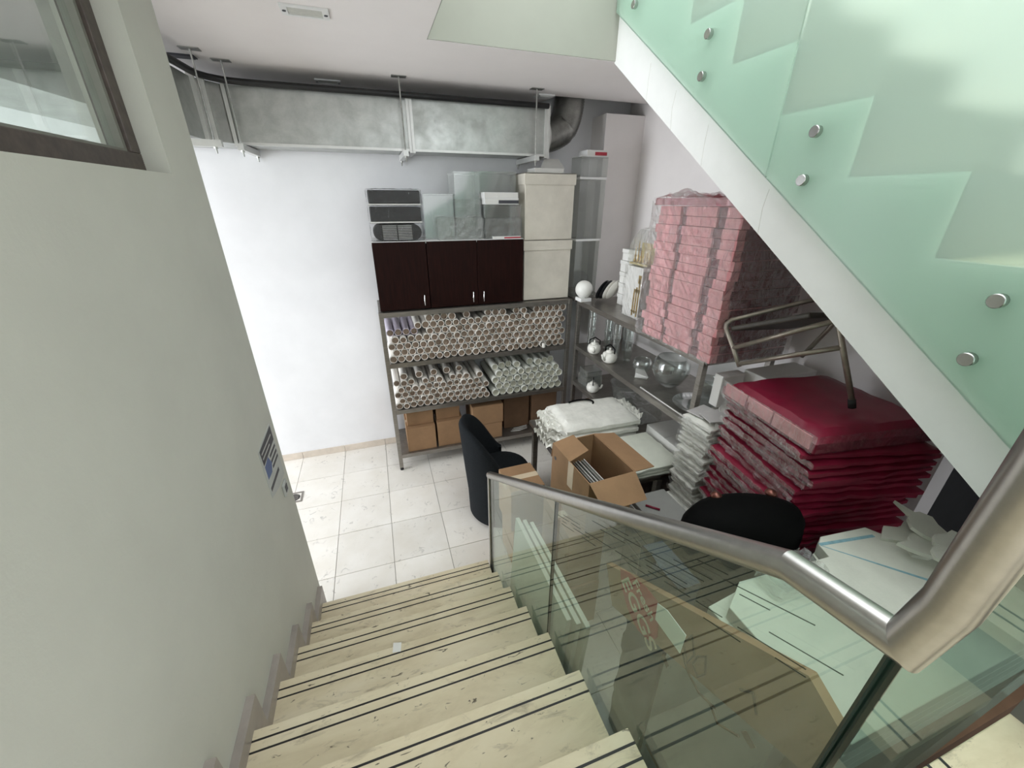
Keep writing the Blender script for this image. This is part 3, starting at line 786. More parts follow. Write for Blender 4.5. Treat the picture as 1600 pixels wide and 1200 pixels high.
def tray(x0, x1, y0, y1, z0, h, lbl, tilt=None):
    mb = MB().box(x0, x1, y0, y1, z0, z0 + .005).box(x0, x1, y0, y0 + .005, z0 + .005, z0 + h).box(x0, x1, y1 - .005, y1, z0 + .005, z0 + h).box(x0, x0 + .005, y0 + .005, y1 - .005, z0 + .005, z0 + h).box(x1 - .005, x1, y0 + .005, y1 - .005, z0 + .005, z0 + h)
    return tag(build('tray', mb, 'plate_white', bevel=.001), lbl, 'tray')
tray(1.33, 1.59, 3.42, 3.60, 2.606, .035, 'shallow white tray on the upper cream box')
tag(build('white_wedge', MB().hexa([(1.40, 3.43, 2.643), (1.60, 3.43, 2.643), (1.60, 3.47, 2.643), (1.40, 3.47, 2.643), (1.47, 3.56, 2.72), (1.60, 3.56, 2.72), (1.60, 3.58, 2.715), (1.47, 3.58, 2.715)]), 'plate_white'), 'small white wedge leaning in the tray under the duct', 'panel')
G = 'clear boxes with white lids in the corner'
clear_box(1.745, 1.985, 3.42, 3.60, 1.568, 2.065, 'lowest clear box with white lid beside the corner column', .018, grp=G)
clear_box(1.745, 1.995, 3.42, 3.60, 2.084, 2.565, 'middle clear box with white lid beside the corner column', .018, grp=G)
clear_box(1.745, 2.00, 3.42, 3.60, 2.584, 2.735, 'topmost short clear box beside the corner column', .004, grp=G)
book(1.80, 1.99, 3.43, 3.59, 2.7405, 2.785, 'small white booklet box on the topmost clear box', 'book_red')
# corner support shelf under the clear boxes
tag(build('corner_board', MB().box(1.73, 2.055, 3.32, 3.84, 1.54, 1.567), 'rack_steel', bevel=.001), 'narrow steel corner board joining the two racks', 'board')
# ================================================================== GOODS ON THE RIGHT RACK
R2 = 1.5655
t = thing('globe_lamp', 'white globe lamp on a square white base at the rack corner', 'lamp', (1.765, 3.235, R2))
build('base', MB().box(-.055, .055, -.055, .055, 0, .032), 'white_laminate', t, bevel=.004)
prof = [(.0, .030), (.035, .031)] + [(.078 * math.sin(a), .105 - .078 * math.cos(a)) for a in [PI * (k + 3) / 18 for k in range(15)]] + [(0, .183)]
build('globe', MB().lathe(prof, 28, cap=False), 'globe_white', t, smooth=True)
def disc_dish(loc, r, tilt, rz, mat, lbl, grp, h=.028):
    mb = MB().lathe([(0, 0), (r * .55, 0), (r * .9, h * .6), (r, h), (r * .97, h + .003), (r * .87, h * .75), (r * .5, .006), (0, .006)], 26, cap=False)
    o = build('dish', mb, mat, smooth=True, auto=True); o.location = loc; o.rotation_euler = Euler((0, tilt, rz), 'XYZ')
    return tag(o, lbl, 'dish', grp)
for i in range(4):
    disc_dish((1.935 + .020 * i, 3.16 - .026 * i, R2 + .092 + .003 * i), .095, -1.15, -1.0, 'ceramic_black' if i < 2 else 'ceramic_white',
              ('black dish leaning nearest to the globe lamp', 'black dish leaning second behind the globe lamp', 'white dish leaning third behind the globe lamp', 'white dish leaning last before the white box stack')[i], 'dishes leaning beside the globe lamp')
for i in range(5):
    z = R2 + .094 * i
    t = thing('white_box', ('lowest white box of the stack beside the leaning dishes', 'second white box up in the stack beside the dishes', 'middle white box of the stack beside the dishes',
                            'fourth white box up in the stack beside the dishes', 'top white box of the stack beside the dishes')[i], 'box', (2.10 + jit(.006), 2.955 + jit(.006), z), jit(.06), 'white boxes stacked on the rack')
    build('body', MB().box(-.095, .095, -.10, .10, 0, .062), 'white_card', t, bevel=.004)
    build('lid', MB().box(-.099, .099, -.104, .104, .062, .0925), 'white_card', t, bevel=.003)
    if i == 4: build('print', MB().box(-.09, .09, -.095, .095, .0928, .0935), 'drawer_grey', t)
t = thing('ornament_package', 'tall white package with golden arch print below the candles', 'package', (1.93, 2.64, R2))
build('body', MB().box(-.075, .075, -.11, .10, 0, .385), 'white_card', t, bevel=.004)
gp = MB()
gp.box(-.0775, -.0752, -.105, -.02, .05, .06)
for (yy, z0, z1) in ((-.10, .02, .30), (-.072, .04, .24), (-.045, .02, .20)):
    gp.box(-.0775, -.0752, yy, yy + .016, z0, z1)
gp.box(-.0775, -.0752, -.105, -.03, .20, .225).box(-.0775, -.0752, -.105, -.07, .27, .33)
build('gold_print', gp, 'gold_print', t)
build('side_print', MB().box(-.07, .07, -.1125, -.1102, .02, .36), 'print_brown', t)
build('plastic_wrap', crumpled(-.082, .082, -.118, .108, .002, .392, .03, .010, 77), 'plastic_film', t)
t = thing('candle_pack', 'golden candle set in clear bag on the ornament package', 'candles', (1.93, 2.63, R2 + .396))
build('backing_card', MB().box(.03, .036, -.11, .10, .0, .15), 'gold_card', t)
build('tray', MB().box(-.06, .06, -.115, .105, 0, .012), 'gold_card', t)
for i in range(6):
    yy = -.095 + .036 * i; h = (.15, .09, .17, .10, .16, .12)[i]
    build('candle', MB().lathe([(.010, .012), (.010, .03), (.004, .04), (.009, .055), (.0035, .07), (.003, h), (0, h + .01)], 10, (-.03, yy, 0)), 'gold_print', t, smooth=True)
bag = crumpled(-.07, .07, -.12, .11, .002, .25, .03, .02, 55)
for i, (x, y, z) in enumerate(bag.v):
    s = 1 - .75 * max(0, (z - .12) / .16) ** 2; bag.v[i] = (x * s, y * (1 - .5 * max(0, (z - .12) / .16)) - .02 * max(0, z - .1) / .15, z)
build('plastic_bag', bag, 'plastic_bag', t)

# pink boxes
ST = thing
PK = 'pink gift boxes in the wrapped stack on the right rack'
ordn = ['lowest', 'second', 'third', 'fourth', 'fifth', 'sixth', 'seventh', 'eighth', 'ninth', 'tenth', 'eleventh', 'twelfth', 'thirteenth', 'fourteenth', 'fifteenth', 'topmost']
for i in range(16):
    z = R2 + .0505 * i; dx, dy = jit(.010), jit(.010)
    x0 = 1.712 + dx + .0008 * i
    t = thing('pink_box', f'{ordn[i]} pink box of the film wrapped stack on the right rack' if i in (0, 15) else f'{ordn[i]} pink box from the bottom of the film wrapped stack', 'box', (x0, 1.63 + dy, z), jit(.012), PK)
    # folded carton: core with raised front panels
    build('core', MB().box(.018, .52, .012, .63, .001, .047), 'pink_core', t)
    for a, b in ((.0, .105), (.175, .405), (.445, .64)):
        a2, b2 = a + jit(.006), b + jit(.006)
        build('panel', MB().box(0 + jit(.004), .54, a2, b2, 0.0005, .049), 'pink_card', t, bevel=.002)
    build('flap', MB().box(.05, .54, -.006, .0, .002, .047), 'pink_core', t)
tw = crumpled(1.705, 2.26, 1.62, 2.285, R2 + .812, R2 + .85, .035, .03, 21, skip=('bot',))
tag(build('pink_wrapper', tw, 'pink_film'), 'crumpled dark pink wrapping on top of the pink box stack', 'wrapping')
fm = crumpled(1.690, 2.275, 1.605, 2.300, R2 + .003, R2 + .84, .024, .024, 12, skip=('bot',))
for i, (x, y, z) in enumerate(fm.v):
    if z > R2 + .79:
        k = (z - R2 - .79) / .05; fm.v[i] = (x, y, z + .05 * max(0, noise.noise(Vector((x * 5, y * 5, 1))) + .4) * min(1, k))
tag(build('stretch_film', fm, 'film_shiny'), 'crinkled clear stretch film wrapped around the pink box stack', 'plastic film')

# second shelf: glassware and teapots
ZS = 1.1305
tm = None
GL = 'clear glass tumblers stacked on the middle shelf'
for ci, (x, y) in enumerate(((1.86, 3.20), (1.97, 3.08), (1.96, 2.92), (1.98, 2.76), (2.08, 3.22), (2.10, 2.98))):
    for k in range(4):
        if tm is None:
            tm = build('glass_tumbler', MB().lathe([(.0, .003), (.030, .003), (.036, .092), (.0345, .092), (.0285, .009), (0, .009)], 18, cap=False), 'glassware', smooth=True, auto=True); o = tm
        else: o = link_copy(tm)
        o.location = (x, y, ZS + .094 * k - .0025); tag(o, 'clear glass tumbler stacked upright at the back of the middle shelf', 'glass', GL)
def teapot(loc, rz, s, lbl):
    t = thing('teapot', lbl, 'teapot', loc, rz); t.scale = (s, s, s)
    build('body', MB().lathe([(0, 0), (.042, 0), (.056, .018), (.060, .045), (.050, .075), (.034, .082), (0, .082)], 22, cap=False), 'ceramic_white', t, smooth=True)
    l = build('lid', MB().lathe([(.033, .082), (.028, .094), (.008, .099), (.006, .104), (.010, .110), (.006, .117), (0, .118)], 16), 'ceramic_white', t, smooth=True)
    build('spout', MB().tube([(-.05, 0, .030), (-.075, 0, .045), (-.088, 0, .078)], [.014, .010, .007], 10), 'ceramic_white', t, smooth=True)
    build('handle', MB().tube([(.0, -.045, .078), (.0, -.045, .115), (.0, 0, .142), (.0, .045, .115), (.0, .045, .078)], .0045, 8), 'black_leather', t, smooth=True)
teapot((1.80, 3.02, ZS), 1.0, 1.05, 'white teapot deeper on the middle shelf near the corner')
teapot((1.815, 2.78, ZS), .3, 1.1, 'white teapot with spout towards the rack corner on middle shelf')
teapot((1.80, 2.98, .7555), 2.6, 1.0, 'small white teapot on the lower shelf behind the pads')
def bowl(loc, r, lbl, n=26):
    pr = [(r * .35, 0), (r * .38, .006), (r * .7, r * .25), (r, r * .9), (r * .95, r * 1.4), (r * .75, r * 1.7), (r * .73, r * 1.7), (r * .92, r * 1.38), (r * .97, r * .9), (r * .66, r * .28), (0, .012)]
    o = build('glass_bowl', MB().lathe([(0, 0)] + pr, n, cap=False), 'glassware', smooth=True); o.location = loc; return tag(o, lbl, 'bowl')
bowl((1.99, 2.22, ZS), .135, 'large round clear glass bowl on the middle shelf')
bowl((1.93, 2.48, ZS), .075, 'small clear glass bowl left of the large one')
bowl((2.12, 1.98, ZS), .085, 'clear glass bowl right of the large bowl')
o = build('glass_platter', MB().lathe([(0, 0), (.10, 0), (.17, .022), (.172, .026), (.10, .006), (0, .006)], 30, cap=False), 'glassware', smooth=True); o.location = (1.96, 1.86, ZS)
tag(o, 'flat clear glass platter near the front end of the middle shelf', 'platter')
pa = MB().hexa([(1.83, 2.42, ZS), (1.90, 2.36, ZS), (1.93, 2.44, ZS), (1.87, 2.47, ZS), (1.82, 2.40, ZS + .05), (1.89, 2.33, ZS + .03), (1.92, 2.43, ZS + .055), (1.86, 2.46, ZS + .06)])
tag(build('paper_scrap', pa, 'white_card'), 'crumpled white paper scrap in front of the glass bowls', 'paper')
tag(build('glass_rod', MB().tube([(1.76, 2.24, ZS + .006), (1.76, 1.72, ZS + .006)], .005, 8), 'white_card', smooth=True), 'thin white rod along the front edge of the middle shelf', 'rod')
clear_box(1.78, 1.93, 3.06, 3.22, .7555, .92, 'small clear plastic box on the lower shelf by the rack corner', bag=True)
tubp = MB().lathe([(0, 0), (.12, 0), (.15, .14), (.155, .145), (.145, .145), (.115, .008), (0, .008)], 24, (2.04, 2.78, .7555), cap=False)
tag(build('plastic_tub', tubp, 'clear_plastic', smooth=True, auto=True), 'wide clear plastic tub on the lower shelf behind the pads', 'tub')
bagm = crumpled(1.80, 2.05, 2.30, 2.55, .762, .93, .03, .03, 91)
tag(build('plastic_bag', bagm, 'plastic_bag'), 'crumpled clear bag on the lower shelf behind the white pads', 'bag')
carton('cardboard_box', 1.80, 2.2, 1.75, 2.15, .7555, .86, 'white carton at the front end of the lower right shelf', 'white_card', tape=False)
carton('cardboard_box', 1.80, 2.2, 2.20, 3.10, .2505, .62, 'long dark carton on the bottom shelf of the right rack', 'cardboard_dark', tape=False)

# ================================================================== TUB CHAIR
def tub_chair(loc, rz, lbl, mat, hb=.86, r=.27):
    t = thing('tub_chair', lbl, 'chair', loc, rz)
    build('seat', MB().lathe([(0, .30), (r - .06, .30), (r - .03, .33), (r - .03, .40), (r - .05, .435), (r - .10, .445), (0, .45)], 30, cap=False), mat, t, smooth=True)
    build('base', MB().lathe([(0, .03), (r - .09, .03), (r - .07, .06), (r - .05, .29), (0, .30)], 30, cap=False), mat, t, smooth=True)
    secs = []; K = 30; A = math.radians(98)
    for k in range(K + 1):
        u = -1 + 2 * k / K; a = PI + u * A
        top = .46 + (hb - .46) * (0.5 + .5 * math.cos(min(1, abs(u) ** 1.6) * PI)) ** .8
        th = .055; lean = .05 * (top - .45) / .4
        ring = []
        for (rr, zz) in ((r - .03, .035), (r + .0, .02), (r + .028, .04), (r + .034, .25), (r + .03 + lean * .4, .45), (r + .03 + lean, top - .03), (r + .012 + lean, top), (r - .012 + lean, top), (r - .028 + lean, top - .03), (r - .025 + lean * .3, .46), (r - .028, .25)):
            ring.append((rr * math.cos(a), rr * math.sin(a), zz))
        secs.append(ring)
    build('backrest', MB().loft(secs), mat, t, smooth=True)
    for k in range(4):
        a = PI / 4 + k * PI / 2
        build('foot', MB().lathe([(.014, 0), (.018, .031), (0, .031)], 10, (math.cos(a) * (r - .12), math.sin(a) * (r - .12), 0)), 'rack_foot', t)
    return t
tub_chair((.775, 2.545, 0), -.10, 'black upholstered tub chair in front of the storage rack', 'black_fabric', .88, .255)

# ================================================================== TABLE WITH WHITE PADS
t = thing('work_table', 'stainless steel work table under the white pads', 'table', (1.05, 1.80, 0))
build('tabletop', MB().box(1.04, 1.70, 1.74, 2.66, .715, .75), 'rack_steel', t, bevel=.003)
build('apron', MB().box(1.07, 1.67, 1.77, 2.63, .66, .7149), 'rack_steel', t)
for xx in (1.06, 1.64):
    for yy in (1.76, 2.60): build('leg', MB().box(xx, xx + .04, yy, yy + .04, 0, .659), 'rack_steel', t, bevel=.002)
world_parts(t)
def pad_mesh(X, Y, Z, seed, nx=16, ny=12, wav=.008):
    """soft slab, local origin at centre bottom: rounded, wavy"""
    secs = []
    mb = MB(); n = nx; vs = []; 
    def top(i, j): 
        u, v = i / nx * 2 - 1, j / ny * 2 - 1
        e = (1 - abs(u) ** 8) * (1 - abs(v) ** 8)
        return Z * (.5 + .5 * min(1, e * 1.6)) + wav * noise.noise(Vector((u * 3 + seed, v * 3, seed)))
    for j in range(ny + 1):
        for i in range(nx + 1):
            u, v = i / nx * 2 - 1, j / ny * 2 - 1
            w = .012 * noise.noise(Vector((u * 4, v * 4, seed + 5)))
            vs.append((X * u * .5 + (w if abs(u) == 1 else 0), Y * v * .5 + (w if abs(v) == 1 else 0), max(.004, top(i, j))))
    nb = len(vs)
    vs += [(x, y, 0.0005) for x, y, z in vs]
    W = nx + 1; fs = []
    for j in range(ny):
        for i in range(nx):
            a = j * W + i; fs.append((a, a + 1, a + W + 1, a + W)); fs.append((nb + a, nb + a + W, nb + a + W + 1, nb + a + 1))
    for i in range(nx):
        fs.append((i, nb + i, nb + i + 1, i + 1)); a = ny * W + i; fs.append((a, a + 1, nb + a + 1, nb + a))
    for j in range(ny):
        a = j * W; fs.append((a, a + W, nb + a + W, nb + a)); a = j * W + nx; fs.append((a, nb + a, nb + a + W, a + W))
    return mb.add(vs, fs)
for i in range(3):
    t = thing('foam_pad', ('bottom white wrapped pad of the pile on the table', 'middle white wrapped pad of the pile on the table', 'top white wrapped pad carrying the black cable')[i], 'pad', (1.42 + .01 * i, 2.345 + .005 * i, .7505 + .064 * i), .04 - .03 * i, 'white wrapped pads on the work table')
    build('pad', pad_mesh(.60, .40, .058, 3 + i), 'pad_white', t, smooth=True, auto=True)
    # gathered wrapper ends
    for s, xr, q in ((-1, .12, 8), (1, .07, 6)):
        mb = MB(); vs = []; nu = 14
        for a in range(nu + 1):
            for b in range(q + 1):
                v = a / nu - .5; d = b / q
                vs.append((s * (.295 + xr * d), v * (.38 - .12 * d) , .03 + .022 * math.sin(a * 2.3 + b * .9 + i) * d + .02 * noise.noise(Vector((a * .7, b * .8, i * 3)))))
        mb.add(vs, [(a * (q + 1) + b, a * (q + 1) + b + 1, (a + 1) * (q + 1) + b + 1, (a + 1) * (q + 1) + b) for a in range(nu) for b in range(q)])
        build('wrapper_end', mb, 'pad_white', t)
cb = [(1.39 + .11 * math.cos(a) * 1.0, 2.46 + .055 * math.sin(a), .951) for a in [math.radians(d) for d in range(-30, 150, 12)]]
tag(build('black_cable', MB().tube(cb, .007, 8), 'black_leather', smooth=True), 'short black curved cable lying on the top white pad', 'cable')
for i in range(3):
    o = build('foam_sheet', pad_mesh(.60, .40, .024, 30 + i, wav=.003), 'white_foam', smooth=True, auto=True)
    o.location = (1.46 + .008 * i, 1.925 - .006 * i, .7505 + .0265 * i); o.rotation_euler = (0, 0, .03 * i - .05)
    tag(o, ('lowest white foam sheet at the front of the table', 'middle white foam sheet at the front of the table', 'uppermost white foam sheet at the front of the table')[i], 'foam sheet', 'foam sheets at the front of the table')

# ================================================================== CARDBOARD BOXES BY THE BALUSTRADE
carton('cardboard_box', .66, .90, 1.93, 2.20, 0, .335, 'brown cardboard box on the floor behind the balustrade post')
carton('cardboard_box', .64, .88, 1.94, 2.20, .3365, .68, 'brown cardboard box on another one behind the balustrade post', rz=.03)
carton('cardboard_box', .80, 1.02, 1.40, 1.78, 0, .35, 'large cardboard box on the floor below the open one')
carton('cardboard_box', .80, 1.02, 1.41, 1.77, .3515, .75, 'cardboard box directly supporting the open one')
def open_box(loc, rz):
    t = thing('open_box', 'open cardboard box with raised flaps next to the steel table', 'box', loc, rz)
    X, Y, Z, e = .14, .20, .355, .005
    build('side', MB().box(-X, -X + e, -Y, Y, 0, Z), 'cardboard', t)
    build('side', MB().box(X - e, X, -Y, Y, 0, Z), 'cardboard', t)
    build('side', MB().box(-X + e, X - e, -Y, -Y + e, 0, Z), 'cardboard', t)
    build('side', MB().box(-X + e, X - e, Y - e, Y, 0, Z), 'cardboard', t)
    build('bottom', MB().box(-X + e, X - e, -Y + e, Y - e, 0, e), 'cardboard_dark', t)
    def flap(c0, c1, out, rise, wd, taper=.015):
        a, b = Vector(c0), Vector(c1); d = (b - a).normalized(); o_ = Vector(out).normalized(); up = Vector((0, 0, 1))
        n = (o_ * math.cos(rise) + up * math.sin(rise)); th = d.cross(n) * .004
        p = [a, b, b + n * wd - d * taper, a + n * wd + d * taper]
        mb = MB().hexa([q - th / 2 for q in p] + [q + th / 2 for q in p]); build('flap', mb, 'cardboard', t)
    flap((-X, -Y, Z), (X, -Y, Z), (0, -1, 0), -.55, .15)       # front flap hanging out
    flap((X, -Y, Z), (X, Y, Z), (1, 0, 0), -.12, .14)         # right flap over the table
    flap((-X, Y, Z), (X, Y, Z), (0, 1, 0), -1.25, .13)
    flap((-X, -Y + .20, Z), (-X, Y, Z), (1, 0, 0), .28, .13)
    build('tape', MB().box(-X - .0012, -X - .0002, -.045, .012, Z - .16, Z), 'packing_tape', t)
    build('hand_hole', MB().lathe([(0, 0), (.012, 0), (.012, .001), (0, .001)], 12, cap=False).xform(Matrix.Translation((-X - .0003, Y - .04, Z - .08)) @ Matrix.Rotation(-PI / 2, 4, 'Y')), 'print_dark', t)
    return t
ob = open_box((1.005, 1.60, .752), .06)
for i in range(6):
    o = build('flat_card', MB().box(-.002, .002, -.12, .12, 0, .26 + .006 * (i % 3)), 'white_card' if i % 2 else 'drawer_grey'); o.location = (.94 + .013 * i, 1.57, .7575); o.rotation_euler = (0, .04, .06)
    tag(o, 'grey white card sheet standing inside the open cardboard box', 'card', 'card sheets inside the open box')

# ================================================================== DRAWER UNIT, WHITE PAD STACK, RED STACK
t = thing('drawer_unit', 'grey drawer unit between the table and the white pads', 'drawer unit', (1.50, 1.52, 0))
build('body', MB().box(1.36, 1.61, 1.37, 1.66, 0, .66), 'drawer_grey', t, bevel=.004)
build('top_panel', MB().box(1.355, 1.615, 1.365, 1.665, .6603, .675), 'drawer_grey', t, bevel=.003)
for k in range(4):
    d = build('drawer', MB().box(1.352, 1.3598, 1.385, 1.645, .03 + .155 * k, .17 + .155 * k), 'plate_white', t, bevel=.002)
    build('handle', MB().box(1.344, 1.3518, 1.48, 1.55, .125 + .155 * k, .14 + .155 * k), 'drawer_grey', d)
world_parts(t)
tag(build('red_marker', MB().tube([(1.40, 1.56, .683), (1.46, 1.50, .683)], .007, 8), 'maroon_card', smooth=True), 'dark red marker lying on the grey drawer unit', 'marker')
wb = thing('pad_crate', 'hidden carton under the white padded envelopes', 'box', (1.82, 1.54, 0))
build('body', MB().box(1.66, 1.98, 1.44, 1.64, 0, .36), 'cardboard_dark', wb); world_parts(wb)
wb['label'] = 'dark carton standing below the stack of white padded envelopes'
NP = 31
for i in range(NP):
    lb_ = 'lowest white padded envelope of the tall stack' if i == 0 else 'uppermost white padded envelope below the grey tiles' if i == NP - 1 else 'white padded envelope inside the tall stack beside the red packages'
    t = thing('padded_envelope', lb_, 'envelope', (1.795 + jit(.018), 1.54 + jit(.006), .3605 + .0292 * i), jit(.07), 'white padded envelopes in the tall stack')
    build('pad', pad_mesh(.34, .21, .027, 60 + i, 12, 9, .008), 'pad_white', t, smooth=True, auto=True)
    build('plastic_wrap', crumpled(-.176, .176, -.110, .110, .002, .027, .018, .024, 60 + i, skip=('bot', 'top', 'y1', 'x1')), 'film_shiny', t)
for i, (x, y, z, rz) in enumerate(((1.72, 1.59, 1.272, .2), (1.80, 1.52, 1.280, .15), (1.72, 1.49, 1.288, -.2))):
    o = build('grey_tile', MB().box(-.075, .075, -.055, .055, 0, .007), 'tile_grey', bevel=.001); o.location = (x, y, z); o.rotation_euler = (0, 0, rz)
    tag(o, ('flat grey tile at the back of the padded stack', 'flat grey tile beside the white plate', 'flat grey tile at the front of the padded stack')[i], 'tile', 'grey tiles on the padded stack')
carton('white_carton', 1.80, 1.965, 1.585, 1.645, 1.292, 1.49, 'small white carton standing behind the round pale plate', 'white_card', tape=False)
disc_dish((1.885, 1.485, 1.285), .115, -.12, .3, 'plate_white', 'round pale plate lying on the stack of padded envelopes', None, .016)
t = thing('white_board', 'white board standing behind the padded envelopes', 'panel', (2.0, 1.655, 0))
build('board', MB().box(1.99, 2.38, 1.47, 1.62, 0, 1.50), 'white_card', t, bevel=.004); world_parts(t)

RS = (1.895, 1.075)
cr = thing('red_stack_crate', 'dark carton standing below the red wrapped packages', 'box', (RS[0], RS[1], 0), -.19)
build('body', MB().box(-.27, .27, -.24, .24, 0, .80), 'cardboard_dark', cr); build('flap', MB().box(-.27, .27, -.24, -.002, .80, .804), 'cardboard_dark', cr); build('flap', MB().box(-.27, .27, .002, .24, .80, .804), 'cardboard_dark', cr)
ordr = ['lowest', 'second', 'third', 'fourth', 'fifth', 'sixth', 'seventh', 'eighth', 'ninth', 'tenth', 'eleventh', 'twelfth', 'thirteenth', 'fourteenth', 'fifteenth', 'sixteenth', 'seventeenth', 'eighteenth', 'nineteenth']
for i in range(20):
    top = i == 19; th = .082 if top else .0345; z = .8045 + .0366 * i
    t = thing('wrapped_package', 'thick topmost dark red package below the folding chair' if top else ordr[i] + ' thin dark red film wrapped package from below in the big stack', 'package',
              (RS[0] + jit(.020) - .014 * math.sin(i * .8), RS[1] + jit(.014), z), -.19 + jit(.06), 'dark red film wrapped packages in the big stack')
    X, Y = .30, .275
    build('board', pad_mesh(2 * X, 2 * Y, th, 200 + i, 14, 12, .009), 'maroon_card', t, smooth=True, auto=True)
    if top: build('edge_card', MB().box(-X - .004, -X + .002, -Y + .02, -.06, .008, .066).box(-X - .004, -X + .002, -.05, .10, .008, .066).box(-X - .004, -X + .002, .11, Y - .02, .008, .066), 'pink_card', t, bevel=.002)
    build('plastic_wrap', crumpled(-X - .008, X + .006, -Y - .006, Y + .006, .002, th - .002, .020, .024 if not top else .010, 300 + i * 7, skip=('bot', 'top', 'x1', 'y1', 'y0')), 'film_shiny', t)
    if top: build('end_wrap', crumpled(-X + .0, X, -Y - .004, Y, .002, th, .05, .008, 500, skip=('bot', 'top', 'x1', 'y1', 'x0')), 'plastic_film', t)

# folding chair lying on the red stack
fc = thing('folding_chair', 'beige metal folding chair with dark seat lying on the red packages', 'chair', (1.8, 1.2, 1.60))
def tb(name, pts, r=.0115, mat='chair_tube'): return build(name, MB().tube(pts, r, 12), mat, fc, smooth=True)
legT, legB = Vector((1.78, 1.17, 2.04)), Vector((1.86, 1.00, 1.608))
tb('leg', [legB, legB.lerp(legT, .5), legT])
build('foot_cap', MB().tube([legB - Vector((0, 0, .010)), legB + (legT - legB) * .06], .0145, 12), 'rack_foot', fc, smooth=True)
tb('frame', [(1.745, 1.49, 1.612), (1.75, 1.56, 1.69), (1.752, 1.635, 1.775), (1.755, 1.645, 1.80), (1.775, 1.63, 1.825), (1.80, 1.60, 1.842), (1.98, 1.45, 1.94), (2.16, 1.30, 2.03)])
tb('stretcher', [(1.75, 1.56, 1.69), legB.lerp(legT, .80)])
tb('stretcher', [(1.746, 1.50, 1.622), legB.lerp(legT, .55)])
tb('leg', [(2.20, 1.50, 1.612), (2.18, 1.40, 1.80), (2.16, 1.30, 2.03)])
tb('crossbar', [legT, (1.98, 1.23, 2.04), (2.16, 1.30, 2.03)])
build('seat', MB().hexa([(1.765, 1.615, 1.765), (1.80, 1.25, 1.93), (2.14, 1.27, 1.90), (2.14, 1.56, 1.76), (1.765, 1.625, 1.79), (1.80, 1.26, 1.955), (2.14, 1.28, 1.925), (2.14, 1.57, 1.785)]), 'chair_vinyl', fc, bevel=.008)
world_parts(fc); fc.location.y -= .035

# second, black chair among the goods
carton('cardboard_box', 1.08, 1.44, .72, .98, 0, .335, 'dark carton under the second black chair', 'cardboard_dark', tape=False)
tc = thing('black_chair', 'black padded chair with copper knobs squeezed beside the red packages', 'chair', (1.275, .865, .3365), -.22)
def ell(cx, cy, z0, prof, sx, sy, n=30):
    return MB().loft([[(cx + r * sx * math.cos(2 * PI * q / n), cy + r * sy * math.sin(2 * PI * q / n), z0 + z) for q in range(n)] for r, z in prof])
build('seat', ell(0, 0, 0, [(.85, .05), (.98, .09), (1, .30), (.97, .40), (.9, .44)], .215, .135), 'black_leather', tc, smooth=True)
build('backrest', ell(.0, .0, 0, [(.9, .441), (.98, .48), (1.0, .62), (1.0, .82), (.96, .90), (.84, .945), (.6, .97), (.3, .98), (.05, .982)], .262, .125), 'black_leather', tc, smooth=True)
for sx in (-1, 1):
    for sy in (-1, 1): build('foot', MB().lathe([(.014, 0), (.018, .052), (.0, .052)], 10, (.12 * sx, .07 * sy, 0)), 'rack_foot', tc)
for (x, y, z) in ((1.205, .955, 1.302), (1.43, .895, 1.305)):
    build('knob', MB().lathe([(0, -.016), (.016, -.013), (.024, 0), (.018, .012), (0, .017)], 16, Matrix.Rotation(.22, 4, 'Z') @ Vector((x - 1.275, y - .865, z - .3365)), cap=False), 'copper_knob', tc, smooth=True)

# ================================================================== FOAM SHEETS, SHARDS, BAGS BESIDE THE RAIL
fb = thing('carton', 'closed carton below the large foam sheets', 'box', (1.45, .42, 0))
build('body', MB().box(.98, 1.95, .17, .64, 0, .985), 'cardboard_dark', fb); build('flap', MB().box(.98, 1.95, .17, .403, .985, .989), 'cardboard_dark', fb); build('flap', MB().box(.98, 1.95, .407, .64, .985, .989), 'cardboard_dark', fb)
world_parts(fb)
for i in range(4):
    z0 = .990 + .053 * i; dx, dy = jit(.02), jit(.012)
    pl = [(.93 + dx, .22), (1.98 + dx, .22), (2.02 + dx, .44 + dy), (1.80 + dx, .655 + dy), (1.745 + dx, .70 + dy), (1.53 + dx, .705 + dy), (1.48 + dx, .69 + dy), (1.47 + dx, .655 + dy), (1.10 + dx, .66 + dy), (.93 + dx, .64 + dy)]
    if i == 3: pl = [(.95, .22), (1.92, .22), (1.98, .46), (1.80, .62), (1.752, .705), (1.53, .725), (1.485, .70), (1.465, .645), (1.06, .665), (.95, .60)]
    t = thing('foam_sheet', ('lowest large white foam sheet beside the handrail', 'second large white foam sheet beside the handrail', 'third large white foam sheet beside the handrail', 'top large white foam sheet with a blue line')[i], 'foam sheet', (1.4, .4, z0), 0, 'large white foam sheets beside the handrail')
    build('sheet', MB().prism(pl, 'z', z0, z0 + .050), 'white_foam', t, bevel=.003)
    if i == 3:
        zz = z0 + .0505
        build('blue_line', MB().hexa([(1.485, .690, zz), (1.495, .683, zz), (1.735, .425, zz), (1.727, .415, zz), (1.485, .690, zz + .0006), (1.495, .683, zz + .0006), (1.735, .425, zz + .0006), (1.727, .415, zz + .0006)]), 'blue_marker', t)
        build('blue_line', MB().hexa([(1.485, .690, zz), (1.487, .703, zz), (1.735, .668, zz), (1.733, .655, zz), (1.485, .690, zz + .0006), (1.487, .703, zz + .0006), (1.735, .668, zz + .0006), (1.733, .655, zz + .0006)]), 'blue_marker', t)
    world_parts(t)
shard = [((1.86, .60), .12, .09), ((1.95, .52), .11, .09), ((1.80, .545), .09, .06), ((1.90, .61), .07, .10), ((1.86, .47), .10, .07), ((1.76, .45), .06, .05)]
